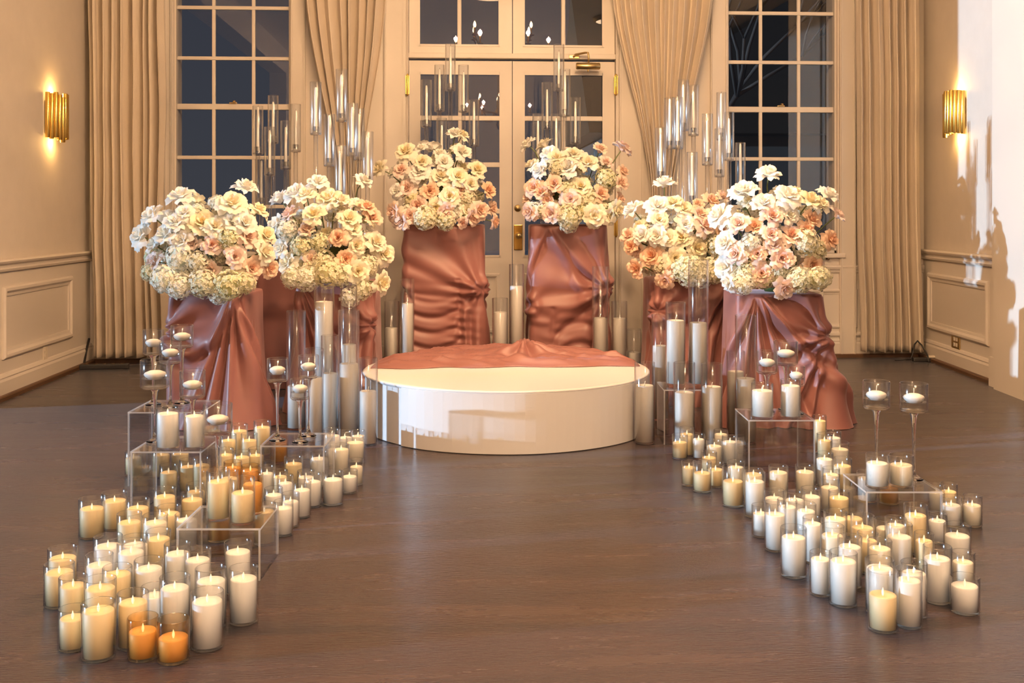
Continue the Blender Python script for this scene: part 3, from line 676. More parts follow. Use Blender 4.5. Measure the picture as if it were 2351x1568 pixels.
# ================================================================== DRAPED PEDESTALS
def drape_mesh(w, dp, h, feats, flare=.03, nx=230, nz=120, seed=0):
    rc = .035; hw, hd = w / 2, dp / 2
    # outline as arclength samples, starting at the back centre, running over the left side to the front
    path = []
    def seg(p, q, n):
        for k in range(n): path.append((p[0] + (q[0] - p[0]) * k / n, p[1] + (q[1] - p[1]) * k / n))
    def arc(c, a0, a1, n):
        for k in range(n):
            a = a0 + (a1 - a0) * k / n; path.append((c[0] + rc * cos(a), c[1] + rc * sin(a)))
    seg((0, hd), (-hw + rc, hd), 10); arc((-hw + rc, hd - rc), pi / 2, pi, 8)
    seg((-hw, hd - rc), (-hw, -hd + rc), 40); arc((-hw + rc, -hd + rc), pi, 1.5 * pi, 12)
    seg((-hw + rc, -hd), (hw - rc, -hd), 110); arc((hw - rc, -hd + rc), 1.5 * pi, 2 * pi, 12)
    seg((hw, -hd + rc), (hw, hd - rc), 40); arc((hw - rc, hd - rc), 0, pi / 2, 8); seg((hw - rc, hd), (0, hd), 10)
    n = len(path); L = [0]
    for i in range(n): L.append(L[-1] + math.dist(path[i], path[(i + 1) % n]))
    tot = L[-1]; X = [L[i] - tot / 2 for i in range(n)]
    nor = []
    for i in range(n):
        a = path[i - 1]; b = path[(i + 1) % n]; t = Vector((b[0] - a[0], b[1] - a[1], 0)).normalized(); nor.append(Vector((t.y, -t.x, 0)))
    nor = [v if v.dot(Vector((path[i][0], path[i][1], 0))) > 0 else -v for i, v in enumerate(nor)]
    def disp(x, z):
        d = flare * (1 - z / h) ** 2; shx = 0
        for f in feats:
            k = f[0]
            if k == 'gather':
                _, xg, zg, nf, amp, reach, ph = f
                ex, ez = x - xg, z - zg; r = sqrt(ex * ex + ez * ez) + 1e-5; q = r / reach
                c = cos(nf * atan2(ez, ex) + ph); c = c
                d += .8 * amp * q * exp(1 - q * 1.0) * c * (1 if q < 3 else exp(-(q - 3)))
                d -= .022 * exp(-(r / .035) ** 2); d += .02 * exp(-((r - .05) / .03) ** 2)
            elif k == 'swag':
                _, x0, z0, x1, z1, sag, wd_, amp = f
                t = (x - x0) / (x1 - x0)
                if -.25 < t < 1.25:
                    zc = z0 + (z1 - z0) * t - sag * 4 * t * (1 - t); u = (z - zc) / wd_
                    win = max(0, min(1, (t + .25) / .3)) * max(0, min(1, (1.25 - t) / .3))
                    d += amp * .85 * win * (exp(-u * u * .8) - .5 * exp(-((u + 1.35) / .6) ** 2))
            elif k == 'pleat':
                _, x0, x1, nf, amp, zt, lean = f
                if z < zt:
                    q = 1 - z / zt; xx = x - lean * q; t = (xx - x0) / (x1 - x0)
                    if -.1 < t < 1.1:
                        win = max(0, min(1, (t + .1) / .15)) * max(0, min(1, (1.1 - t) / .15))
                        d += amp * (q ** .6) * win * (.6 + sin(2 * pi * nf * t + .6 * sin(5 * t + z * 3)))
            elif k == 'rays':
                _, xo, zo, angs, amp, wd_ = f
                ex, ez = x - xo, z - zo; r = sqrt(ex * ex + ez * ez) + 1e-5; ph = atan2(ex, -ez)
                if ez < .02:
                    for a in angs:
                        e = r * sin(ph - a) if abs(ph - a) < 1.3 else 9
                        ww = wd_ * (.4 + r * 1.6); u = e / ww
                        if abs(u) < 4: d += amp * min(1, r / .12) * (exp(-u * u * .8) - .5 * exp(-((u - 1.4) / .6) ** 2))
            elif k == 'tail':
                _, xt, wd_, amt, zt, lean = f
                if z < zt:
                    q = 1 - z / zt; u = (x - xt - lean * q) / (wd_ * (.35 + q)); d += amt * q ** 1.2 * exp(-u * u)
            elif k == 'seam':
                _, xs_, amp, z0, z1, per = f
                if z0 < z < z1:
                    u = (x - xs_) / .018; d -= amp * exp(-u * u) ; v_ = (x - xs_) / .06
                    d += amp * .8 * sin(2 * pi * z / per + v_ * .8) * exp(-abs(v_))
            elif k == 'bands':
                _, x0, x1, z0, z1, nb, amp, sag = f
                if x0 - .03 < x < x1 + .03 and z0 < z < z1:
                    t = (x - x0) / (x1 - x0); q = (z - z0 + sag * 4 * t * (1 - t)) / (z1 - z0)
                    win = max(0, min(1, (t + .1) / .15)) * max(0, min(1, (1.1 - t) / .15)) * min(1, 5 * (z - z0) / (z1 - z0)) * min(1, 5 * (z1 - z) / (z1 - z0))
                    s_ = sin(2 * pi * nb * q); d += amp * win * (s_ + .3 * sin(4 * pi * nb * q + 1))
        d += .004 * noise.noise(Vector((x * 6, z * 5, seed))) 
        return d
    vs = []; fs = []
    rows = nz + 1
    for j in range(rows):
        z = h * (1 - (j / nz)) 
        for i in range(n):
            d = disp(X[i], z)
            top = max(0, 1 - (h - z) / .025); top = top * top
            p = Vector((path[i][0], path[i][1], 0)) + nor[i] * max(d * (1 - top * .85), -.02)
            hem = 0
            vs.append((p.x * (1 - .012 * top), p.y * (1 - .012 * top), max(.003, z - .008 * top if j else h - .004)))
    for j in range(nz):
        for i in range(n):
            a = j * n + i; b = j * n + (i + 1) % n; fs.append((a, a + n, b + n, b))
    # top cap
    base = len(vs)
    for k, s in enumerate((.93, .5)):
        for i in range(n): vs.append((path[i][0] * s, path[i][1] * s, h + .001))
    c = len(vs); vs.append((0, 0, h + .001))
    for i in range(n):
        i2 = (i + 1) % n
        fs.append((i, i2, base + i2, base + i)); fs.append((base + i, base + i2, base + n + i2, base + n + i)); fs.append((base + n + i, base + n + i2, c))
    me = mesh('satin_drape', vs, fs, True)
    return me
PED = {}
def pedestal(key, label, u0, u1, d, h, dp, feats, flare=.03, seed=0):
    xc = ((u0 + u1) / 2 - CU) / F * d; w = (u1 - u0) / F * d
    r = thing('draped_pedestal', label, 'pedestal', W(xc, d + dp / 2, 0), -A, 'mauve satin draped pedestals')
    MB().bbox(-w / 2 + .03, w / 2 - .03, -dp / 2 + .03, dp / 2 - .03, 0, h - .012, .006).build('pedestal_core', M_white, r)
    me = drape_mesh(w, dp, h, feats, flare, seed=seed)
    o = link('satin_drape', me, M_satin, r)
    PED[key] = (xc, d, w, dp, h); return r
def zz(v, d): return zat(v, d)
# key, u-range of the top edge, depth of the front face, top height
pedestal('A', 'mauve satin pedestal under the leftmost flower arrangement', 388, 560, 5.68, .70, .46,
         [('swag', -.24, .47, .16, .68, .16, .045, .035), ('swag', -.24, .44, .10, .50, .06, .04, .014), ('gather', -.235, .50, 9, .016, .10, .4),
          ('rays', .135, .72, (-.32, -.18, .0, .18, .36), .036, .022), ('tail', .20, .13, .085, .60, .06), ('pleat', .22, .40, 2, .018, .55, .03), ('pleat', -.42, -.25, 2, .02, .45, 0)], .035, 1)
pedestal('B', 'plain mauve satin pedestal behind the two left flower arrangements', 586, 706, 6.95, .75, .34,
         [('pleat', -.3, .3, 3, .008, .7, 0), ('swag', -.2, .55, .2, .6, .05, .06, .008)], .02, 2)
pedestal('C', 'mauve satin pedestal under the second flower arrangement from left', 684, 848, 6.12, .72, .56,
         [('rays', -.20, .73, (-.14, .10, .30, .55), .030, .020), ('gather', .215, .49, 8, .018, .11, .9), ('swag', -.16, .60, .21, .50, .07, .05, .022),
          ('tail', -.20, .06, .085, .55, -.05), ('pleat', .12, .30, 3, .012, .46, .0)], .02, 3)
pedestal('D', 'tall mauve satin pedestal left of the door centre behind the platform', 926, 1108, 7.0, 1.045, .64,
         [('gather', .245, .63, 9, .017, .15, .5), ('swag', -.255, .88, .24, .66, .0, .06, .024), ('swag', -.255, .74, .24, .64, .02, .05, .022), ('swag', -.255, .66, .24, .62, .02, .028, .022),
          ('bands', -.235, .10, .12, .62, 5, .009, .05), ('seam', .105, .010, .12, .70, .055), ('pleat', .12, .40, 4, .022, .60, .03), ('tail', .27, .05, .03, .6, .03), ('swag', -.30, .72, -.2, .60, 0, .03, .012)], .012, 4)
pedestal('E', 'tall mauve satin pedestal right of the door centre behind the platform', 1216, 1396, 7.0, 1.045, .64,
         [('gather', .24, .64, 10, .018, .15, 1.2), ('swag', -.255, .52, .24, .63, .03, .05, .026), ('swag', -.1, .95, .24, .68, -.01, .06, .022), ('swag', -.25, .45, .20, .60, .06, .035, .016),
          ('seam', -.10, .006, .10, .52, .075), ('bands', -.08, .22, .10, .50, 3, .010, -.08), ('gather', -.255, .53, 6, .007, .10, .2), ('rays', -.14, 1.04, (-.42, .5), .018, .03)], .012, 5)
pedestal('F', 'mauve satin pedestal under the second flower arrangement from right', 1502, 1690, 6.33, .725, .54,
         [('rays', .20, .73, (-.50, -.28, -.10, .06), .030, .022), ('gather', -.22, .55, 8, .014, .10, .3), ('swag', -.20, .52, .22, .70, .05, .05, .026), ('pleat', .06, .40, 4, .026, .62, 0), ('pleat', -.40, -.16, 3, .022, .46, -.02)], .035, 6)
pedestal('G', 'mauve satin pedestal under the rightmost flower arrangement, hem trailing right', 1690, 1892, 5.72, .695, .38,
         [('rays', -.135, .72, (-.34, -.14, .08, .34, .66), .032, .022), ('gather', .228, .475, 9, .022, .11, .8), ('swag', -.10, .66, .235, .475, .09, .05, .034), ('swag', .0, .58, .235, .47, .06, .035, .018),
          ('tail', .25, .07, .15, .50, .05), ('rays', .232, .475, (-.42, -.2, .0, .18, .36), .026, .018), ('tail', -.24, .08, .05, .5, -.04)], .035, 7)
pedestal('H', 'plain mauve satin pedestal behind the two right flower arrangements', 1622, 1742, 6.95, .75, .34,
         [('pleat', -.3, .3, 4, .012, .7, 0)], .02, 8)

# ================================================================== FLOWERS
def rose_mesh(seed, openness=1.0, npet=20):
    rnd = random.Random(seed); vs = []; fs = []; att = []
    na, nb = 7, 7; npet += 9
    for i in range(npet):
        t = i / (npet - 1)
        ph = i * 2.39996 + rnd.uniform(-.25, .25)
        th_end = (-.16 + 1.62 * t ** 1.7 * openness) + rnd.uniform(-.12, .12)
        Lp = .58 + .36 * t + rnd.uniform(-.06, .06)
        r0 = .02 + .15 * t; spread = 1.25 - .72 * t
        curl = (0.10 + .95 * t * t) * rnd.uniform(.7, 1.2)
        base = len(vs); r = r0; z = -.16 * t
        for b in range(nb + 1):
            q = b / nb
            th = th_end * min(1, .25 + q * 1.0) + curl * max(0, q - .62) * 1.6
            if b > 0: r = max(.012 + .05 * t, r + sin(th) * Lp / nb); z += cos(th) * Lp / nb
            wprof = spread * (0.75 + .80 * sin(pi * min(1, .12 + q * .55))) * (1 - .50 * q ** 5)
            for a in range(na):
                s = a / (na - 1) * 2 - 1
                pa = ph + s * wprof * (.70 if t < .3 else .78)
                rr = r * (1 + .10 * s * s * t) + .05 * noise.noise(Vector((s * 1.7 + i * 5, q * 2.2, seed))) * t * q
                zz_ = z - s * s * q * (.05 + .12 * t) + .10 * noise.noise(Vector((s * 1.6 + i * 3, q * 2, seed + 7))) * q * (.3 + t)
                if b == nb and a == na // 2: rr += .07 * t; zz_ -= .03 * t
                vs.append((rr * cos(pa), rr * sin(pa), zz_)); att.append(min(1, t * .85 + .15 * q))
        for b in range(nb):
            for a in range(na - 1):
                k = base + b * na + a; fs.append((k, k + 1, k + na + 1, k + na))
    me = mesh('rose', vs, fs, True)
    at_ = me.attributes.new('petal', 'FLOAT', 'POINT'); at_.data.foreach_set('value', att)
    return me
def hydrangea_mesh(seed):
    rnd = random.Random(seed); vs = []; fs = []; att = []
    n = 150
    for i in range(n):
        zf = 1 - 2 * (i + .5) / n
        if zf < -.75: continue
        rf = sqrt(1 - zf * zf); p = i * 2.39996
        nrm = Vector((rf * cos(p), rf * sin(p), zf)) + Vector((rnd.uniform(-.2, .2), rnd.uniform(-.2, .2), rnd.uniform(-.2, .2))); nrm.normalize()
        c = nrm * rnd.uniform(.78, .98)
        a = nrm.orthogonal().normalized(); b = nrm.cross(a); rot = rnd.uniform(0, pi)
        for k in range(4):
            g = rot + k * pi / 2; e = a * cos(g) + b * sin(g); f = nrm.cross(e); s = .145 * rnd.uniform(.85, 1.25)
            k0 = len(vs)
            vs += [c, c + e * s * .6 + f * s * .55 + nrm * .04, c + e * s * 1.25 + nrm * rnd.uniform(-.03, .07), c + e * s * .6 - f * s * .55 + nrm * .04]
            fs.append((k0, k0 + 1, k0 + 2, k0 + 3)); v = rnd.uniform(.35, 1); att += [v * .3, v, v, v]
    # inner ball that closes the gaps
    k0 = len(vs); m = 8
    for j in range(1, 6):
        for k in range(m):
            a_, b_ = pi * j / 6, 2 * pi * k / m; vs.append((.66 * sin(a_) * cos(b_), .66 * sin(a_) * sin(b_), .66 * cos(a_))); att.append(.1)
    for j in range(4):
        for k in range(m): fs.append((k0 + j * m + k, k0 + j * m + (k + 1) % m, k0 + (j + 1) * m + (k + 1) % m, k0 + (j + 1) * m + k))
    fs.append(tuple(k0 + k for k in range(m))); fs.append(tuple(k0 + 4 * m + k for k in reversed(range(m))))
    me = mesh('hydrangea', vs, fs, False)
    at_ = me.attributes.new('petal', 'FLOAT', 'POINT'); at_.data.foreach_set('value', att)
    return me
ROSES = [rose_mesh(11, 1.0), rose_mesh(12, 1.12, 18), rose_mesh(13, .88), rose_mesh(14, 1.05, 22), rose_mesh(15, .95, 19), rose_mesh(16, 1.2, 17)]
ROSES_BUD = [rose_mesh(21, .72, 18), rose_mesh(22, .8, 20)]
HYD = [hydrangea_mesh(31), hydrangea_mesh(32), hydrangea_mesh(33)]
for m_ in ROSES + ROSES_BUD + HYD: m_.materials.append(None)
LEAF = MB().add([(0, 0, 0), (.35, .28, .06), (.7, .26, .05), (1.1, 0, -.06), (.7, -.26, .05), (.35, -.28, .06), (.4, 0, -.02), (.75, 0, -.02)],
                [(0, 1, 6), (1, 2, 7, 6), (2, 3, 7), (3, 4, 7), (4, 5, 6, 7), (5, 0, 6)]).me('leaf'); LEAF.materials.append(M_leaf)
COLNAME = {'W': 'white', 'C': 'cream yellow', 'B': 'blush pink', 'P': 'peach', 'H': 'cream', 'G': 'pale green', 'K': 'white'}
def arrangement(label, ped, blooms, seed, cdepth=.20):
    xc, d, w, dp, h = PED[ped]
    rnd = random.Random(seed)
    dc = d + .13                                   # depth of the middle of the arrangement
    us = [b[1] for b in blooms]; vv = [b[2] for b in blooms]
    ulo, uhi, vlo, vhi = min(us), max(us), min(vv), max(vv)
    uc, vc = (ulo + uhi) / 2, vlo + (vhi - vlo) * .58
    ha, hb = (uhi - ulo) / 2 + 18, max(vhi - vc, vc - vlo) + 14
    xo = xc
    root = thing('flower_arrangement', label, 'flowers', W(xo, dc, h + .007), -A, 'rose arrangements on the pedestals')
    def loc(u, v, dd): return Vector(((u - CU) / F * dd - xo, dd - dc, zat(v, dd) - h - .007))
    MB().lathe([(0, .0), (.05, .0), (.06, .02), (.075, .05), (.07, .055), (.055, .03), (0, .02)], 24).build('bowl', M_stem, root)
    ctr = loc(uc, vc, dc)
    top = max(.1, min(ctr.z + .02, .30))
    MB().lathe([(0, .02), (.09, .03), (.12, top * .5), (.09, top * .9), (0, top)], 16).build('floral_foam', M_foam, root)
    def place(kind, p, size, axis, rz):
        hyd = kind in 'HGK'
        me = rnd.choice(HYD) if hyd else rnd.choice(ROSES_BUD if (kind in 'BP' and rnd.random() < .35) else ROSES)
        o = bpy.data.objects.new('hydrangea' if hyd else 'rose', me); COL.objects.link(o); o.parent = root
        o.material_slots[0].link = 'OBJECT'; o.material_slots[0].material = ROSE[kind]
        o.location = p
        q = Vector(axis).normalized().to_track_quat('Z', 'Y'); o.rotation_euler = (q.to_matrix() @ Matrix.Rotation(rz, 3, 'Z')).to_euler()
        s = size * (.5 if hyd else .52); o.scale = (s, s, s * (.95 if hyd else 1.0))
        o['label'] = '%s %s' % (COLNAME[kind], 'hydrangea head' if hyd else 'open rose')
        return o
    for kind, u, v, px in blooms:
        rx, ry = (u - uc) / ha, (vc - v) / hb; r2 = rx * rx + ry * ry
        off = cdepth * sqrt(max(0.0, 1 - r2)) * (.85 + .3 * rnd.random())
        dd = dc - off * (1.0 if px > 34 else .9)
        size = px / F * dd * 1.16
        p = loc(u, v, dd)
        if p.z < size * .56 + .01:                        # the lowest blooms hang over the front edge of the pedestal
            dd = min(dd, d - .08 - size * .48); p = loc(u, v, dd)
        ax = Vector((rx * 1.0 + rnd.uniform(-.3, .3), -.15 - .95 * sqrt(max(0, 1 - min(1, r2))) + rnd.uniform(-.3, .3), ry * .95 + .38 + rnd.uniform(-.25, .25)))
        o = place(kind, p, size, ax, rnd.uniform(0, 6.28))
        if r2 > .42 and kind not in 'HGK':        # long stems of the blooms that reach out
            axn = ax.normalized(); q = p - axn * size * .10
            e = Vector((ctr.x * .6 + p.x * .25, ctr.y + .02, max(.06, min(ctr.z, p.z) - .05)))
            mid = (q + e) / 2 + Vector((0, 0, -.02))
            inv = o.matrix_basis.inverted()
            mb = MB(); mb.tube([inv @ q, inv @ (q - axn * size * .35), inv @ mid, inv @ e], .0036 / (size * .52), 6); mb.build('stem', M_stem, o)
    # fill behind and inside so that no gap shows the inside
    zlo = min(loc(0, b[2], dc).z for b in blooms)
    for k in range(46):
        rr = sqrt(rnd.random()) * .74; an = rnd.uniform(0, 2 * pi); u = uc + ha * rr * cos(an); v = vc - hb * rr * sin(an)
        back = k % 2 == 0
        dd = dc + (rnd.uniform(.0, .06) if back else rnd.uniform(-.11, -.02))
        p = loc(u, v, dd)
        p.z = max(p.z, .07)
        kind = rnd.choice('WCCWKH' if v < vc else 'HHGBPC')
        place(kind, p, rnd.uniform(.085, .125), Vector((rx * .3 + cos(an), (1 if back else -.6), sin(an) + .3)), rnd.uniform(0, 6.28))
    for k in range(8):                              # a skirt of hydrangea along the front edge of the pedestal
        x = (k - 3.5) / 7 * (w * .86)
        place(rnd.choice('HKGHC'), Vector((x, -.165 + rnd.uniform(-.015, .02), .085)), rnd.uniform(.11, .135), Vector((x * 2, -1, .2)), rnd.uniform(0, 6.28))
    for k in range(12):
        rr = .35 + .35 * rnd.random(); an = rnd.uniform(0, 2 * pi); u = uc + ha * rr * cos(an); v = vc - hb * rr * sin(an)
        dd = dc - cdepth * sqrt(max(0, 1 - rr * rr)) + .03
        o = bpy.data.objects.new('leaf', LEAF); COL.objects.link(o); o.parent = root; lp = loc(u, v, dd); lp.z = max(lp.z, .08); o.location = lp
        s = rnd.uniform(.03, .055); o.scale = (s, s, s); o.rotation_euler = (rnd.uniform(-.8, .8), rnd.uniform(-.8, .8), rnd.uniform(0, 6.28))
    return root
def BL(s):
    out = []
    for tok in s.split(';'):
        k, u, v, px = tok.split(); out.append((k, float(u), float(v), float(px)))
    return out
A1 = BL('W 416 455 60;W 351 498 58;W 327 543 62;W 563 435 58;C 531 471 70;W 423 492 45;W 404 514 55;C 463 514 66;C 592 486 50;W 535 514 60;W 386 541 64;C 494 522 55;B 445 561 46;B 486 563 46;W 421 555 50;B 567 547 56;C 608 543 50;B 539 590 56;B 357 602 52;W 357 563 48;B 416 635 50;B 486 620 56;P 576 616 54;P 616 616 48;C 604 580 56;K 412 590 60;K 376 641 56;K 412 657 54;G 465 651 60;G 525 655 64;K 504 674 46;G 525 547 50;H 562 650 45;W 449 604 50;W 561 514 55;H 455 600 46;H 345 625 40')
A2 = BL('W 728 421 48;W 832 417 44;W 645 460 56;W 680 447 56;C 704 451 52;C 756 460 58;C 784 467 52;B 669 493 50;C 721 495 54;P 840 480 48;P 853 503 48;C 801 506 54;W 639 521 60;P 708 532 48;P 778 547 44;K 658 525 50;H 693 564 46;G 734 558 44;C 817 564 50;C 860 558 52;W 648 571 48;C 663 605 52;P 717 599 50;P 793 595 48;C 821 623 54;C 880 584 52;C 871 649 54;K 704 640 54;K 671 638 46;H 752 629 60;H 784 632 50;K 803 683 44;H 830 664 46;C 808 527 48;H 743 600 50;H 845 610 46')
A3 = BL('W 1045 311 42;C 1060 312 36;W 1059 350 46;C 933 350 50;C 875 389 44;B 923 393 40;W 963 396 50;C 1012 408 48;W 1019 373 40;C 969 374 42;C 1049 406 46;C 1094 393 48;C 1079 423 40;B 936 434 46;P 986 439 46;C 1032 452 54;B 1057 437 40;P 1118 439 42;W 913 439 36;P 1099 482 46;P 1125 479 38;B 963 472 46;P 908 487 46;B 923 507 46;B 1024 484 46;H 976 500 52;G 1022 505 46;B 1060 510 30;P 1080 498 44;P 1132 509 32;H 1074 454 40;B 943 495 40;H 949 459 40;C 1000 475 44')
A4 = BL('W 1214 334 40;C 1252 335 42;W 1260 354 42;C 1278 364 44;C 1315 358 44;W 1305 387 52;C 1351 377 46;P 1376 347 42;B 1428 343 46;B 1390 375 34;P 1428 395 36;C 1223 381 38;W 1244 393 48;P 1227 432 44;P 1273 424 46;C 1333 430 50;G 1391 410 46;P 1422 422 42;P 1377 445 42;P 1420 458 34;P 1217 456 38;P 1260 462 40;B 1310 458 48;P 1218 485 42;B 1267 490 46;G 1307 497 52;H 1305 514 40;C 1364 494 52;C 1410 481 50;C 1399 497 36;G 1302 435 40;H 1278 385 36;H 1353 458 46;P 1244 442 40;G 1330 484 40')
A5 = BL('W 1525 425 52;W 1455 484 52;W 1509 475 56;C 1546 470 48;C 1568 481 46;C 1512 506 46;P 1605 494 44;P 1601 471 32;P 1631 462 42;P 1657 453 36;P 1446 543 42;P 1450 566 36;W 1477 540 50;W 1512 542 50;C 1535 549 46;W 1573 516 48;C 1566 547 48;B 1616 519 52;C 1597 569 56;C 1549 592 54;P 1499 590 54;P 1466 616 48;P 1527 641 44;P 1538 623 36;C 1638 603 44;H 1583 617 60;H 1608 634 50;G 1560 621 46;H 1640 562 44;P 1658 538 40;H 1579 636 44;H 1642 630 40;W 1648 495 54')
A6 = BL('W 1765 402 56;W 1706 444 64;W 1807 452 62;W 1752 469 56;W 1899 450 50;C 1857 465 60;W 1655 496 66;B 1920 496 42;P 1904 551 48;P 1859 505 52;B 1771 498 52;B 1697 515 50;P 1735 522 48;B 1769 540 46;B 1817 543 52;W 1811 496 44;B 1691 583 52;W 1668 559 56;P 1739 583 46;K 1723 557 44;B 1794 593 60;H 1847 555 60;P 1849 530 46;P 1864 606 50;B 1853 623 48;B 1748 627 58;W 1668 614 56;W 1676 646 46;K 1706 652 44;G 1712 618 46;B 1798 658 54;G 1836 644 54;H 1790 623 40;G 1876 640 48;H 1868 572 50;P 1777 564 44;C 1883 471 44')
arrangement('large white, cream and blush rose arrangement on the leftmost pedestal', 'A', A1, 1)
arrangement('cream and white rose arrangement with a trailing hydrangea, second from left', 'C', A2, 2)
arrangement('rose arrangement left of the door, its white blooms climbing to a peak', 'D', A3, 3)
arrangement('rose arrangement right of the door, peach blooms reaching up at right', 'E', A4, 4)
arrangement('cream and peach rose arrangement with one white rose on top, second from right', 'F', A5, 5)
arrangement('large white and blush rose arrangement on the rightmost pedestal', 'G', A6, 6)

# ================================================================== GLASS TUBE CANDELABRAS
TAPER = {}
def candelabra(label, short, d, zbase, tubes, wpx=24, tl=.315):
    """tubes: (u, v of the tube top). Stands at depth d on a surface at zbase."""
    uc = sum(t[0] for t in tubes) / len(tubes); xo = (uc - CU) / F * d
    r = thing('tube_candelabra', label, 'candelabra', W(xo, d, zbase), -A, 'clear glass tube candelabras')
    MB().lathe([(0, 0), (.108, 0), (.112, .006), (.112, .014), (.104, .02), (0, .022)], 40).build('base_plate', M_acry, r)
    rt = wpx / F * d / 2
    order = sorted(range(len(tubes)), key=lambda i: tubes[i][0])
    for rank, i in enumerate(order):
        u, v = tubes[i]; x = (u - CU) / F * d - xo
        dy = (.052 if rank % 2 else -.052) * (1 + .3 * (rank % 3 - 1))
        dd = d + dy; x = (u - CU) / F * dd - xo
        zt = zat(v, dd) - zbase; zc = zt - tl
        # rod: rises from the plate, leaning out to the tube
        bx_, by_ = max(-.10, min(.10, x)), max(-.09, min(.09, dy))
        MB().tube([(bx_, by_, .018), (bx_ + (x - bx_) * .35, by_ + (dy - by_) * .5, zc * .3), (x, dy, zc * .55), (x, dy, zc + .004)], .0135, 14).build('rod', M_rod, r)
        mb = MB(); mb.lathe([(0, 0), (.010, 0), (rt * .98, .004), (rt * .98, .014), (.020, .018), (.017, .022), (.021, .05), (.016, .055), (.0135, .055), (.0125, .028), (0, .026)], 24)
        mb.build('holder', M_rod, r, (x, dy, zc))
        mb = MB(); mb.lathe([(rt, .008), (rt + .0015, .012), (rt + .0015, tl), (rt, tl + .002), (rt - .0018, tl), (rt - .0018, .012)], 28, close=True)
        mb.build('glass_tube', M_tube, r, (x, dy, zc))
        hw = [.26, .285, .27, .25][(rank + i) % 4]
        p = W(xo + x, dd, zbase + zc + .028)
        o = thing('taper_candle', 'ivory taper candle, %s tube from left of the %s' % (('first', 'second', 'third', 'fourth', 'fifth', 'sixth', 'seventh', 'eighth')[rank], short), 'candle', p, 0, 'ivory taper candles in glass tubes')
        MB().lathe([(0, 0), (.0112, 0), (.0112, .01), (.0095, hw * .6), (.0068, hw - .01), (.004, hw), (0, hw + .002)], 14).build('wax', M_ivory, o)
        MB().tube([(0, 0, hw), (.001, 0, hw + .007), (.003, 0, hw + .013)], .0012, 6).build('wick', M_slot, o)
    return r
xcB = PED['B']; 
candelabra('clear glass tube candelabra before the left window, between two flower arrangements', 'candelabra before the left window', 7.12, .752, [(627, 220), (592, 244), (679, 240), (656, 278), (619, 292), (600, 362)], 23, .318)
candelabra('brightly lit glass tube candelabra behind the second arrangement from left', 'candelabra by the left gathered curtain', 6.53, .722, [(725, 189), (784, 160), (809, 238), (824, 250), (756, 263), (781, 335), (844, 303)], 25, .318)
candelabra('glass tube candelabra before the left door leaf', 'candelabra before the left door leaf', 7.48, 1.047, [(979, 184), (1009, 150), (1034, 102), (1064, 150), (1088, 230), (1014, 272)], 23, .325)
candelabra('glass tube candelabra before the right door leaf', 'candelabra before the right door leaf', 7.48, 1.047, [(1283, 103), (1297, 160), (1256, 190), (1235, 262), (1277, 262), (1321, 224)], 24, .325)
candelabra('brightly lit glass tube candelabra behind the second arrangement from right', 'candelabra by the right gathered curtain', 6.69, .727, [(1538, 226), (1569, 184), (1592, 196), (1517, 294), (1556, 224), (1624, 262), (1589, 350)], 24, .318)
candelabra('glass tube candelabra at the left edge of the right window', 'candelabra at the right window', 7.12, .752, [(1656, 213), (1674, 258), (1700, 328), (1652, 296)], 22, .318)

# ================================================================== RISERS
RIS = []
def riser(label, u0, u1, d, z, dep, hasbottom=False):
    w = (u1 - u0) / F * d; xc = ((u0 + u1) / 2 - CU) / F * d; t = .006
    r = thing('acrylic_riser', label, 'riser', W(xc, d + dep / 2, 0), -A, 'clear acrylic risers')
    def panel(x0, x1, y0, y1, z0, z1):
        ext = (x1 - x0, y1 - y0, z1 - z0); thin = ext.index(min(ext)); mb = MB()
        mb.box(x0, x1, y0, y1, z0, z1)
        # the two large faces are clear, the cut edges catch the light
        fx = [0, 0, 1, 1, 2, 2]; mb.m = [0 if fx[k] == thin else 1 for k in range(6)]
        return mb
    hw, hd = w / 2, dep / 2
    panel(-hw, hw, -hd, hd, z - t, z).build('top_panel', [M_acry, M_acryedge], r)
    for (a, b, c, e) in ((-hw, -hw + t, -hd, hd), (hw - t, hw, -hd, hd), (-hw + t, hw - t, -hd, -hd + t), (-hw + t, hw - t, hd - t, hd)):
        panel(a, b, c, e, 0, z - t).build('side_panel', [M_acry, M_acryedge], r)
    RIS.append((xc - hw, xc + hw, d, d + dep)); return (xc, d, z, dep, w)
R1 = riser('low clear acrylic riser among the left front candles, three jars on it', 405, 598, 3.32, .16, .26)
R2 = riser('clear acrylic riser at the inner side of the left drift, three stemmed glasses on it', 597, 745, 4.315, .20, .255)
R3 = riser('clear acrylic riser at the outer left, two pillar candles on it', 299, 462, 3.98, .25, .28)
R4 = riser('tall clear acrylic riser at the back of the left drift', 293, 462, 4.47, .305, .29)
R5 = riser('tall clear acrylic riser in the middle of the right drift', 1718, 1872, 4.55, .257, .27)
R6 = riser('low clear acrylic riser at the outer right, two stemmed glasses on it', 1988, 2164, 3.76, .16, .26)
R7 = riser('clear acrylic riser lifting two pillar candles right of the platform', 1524, 1634, 5.27, .267, .25)

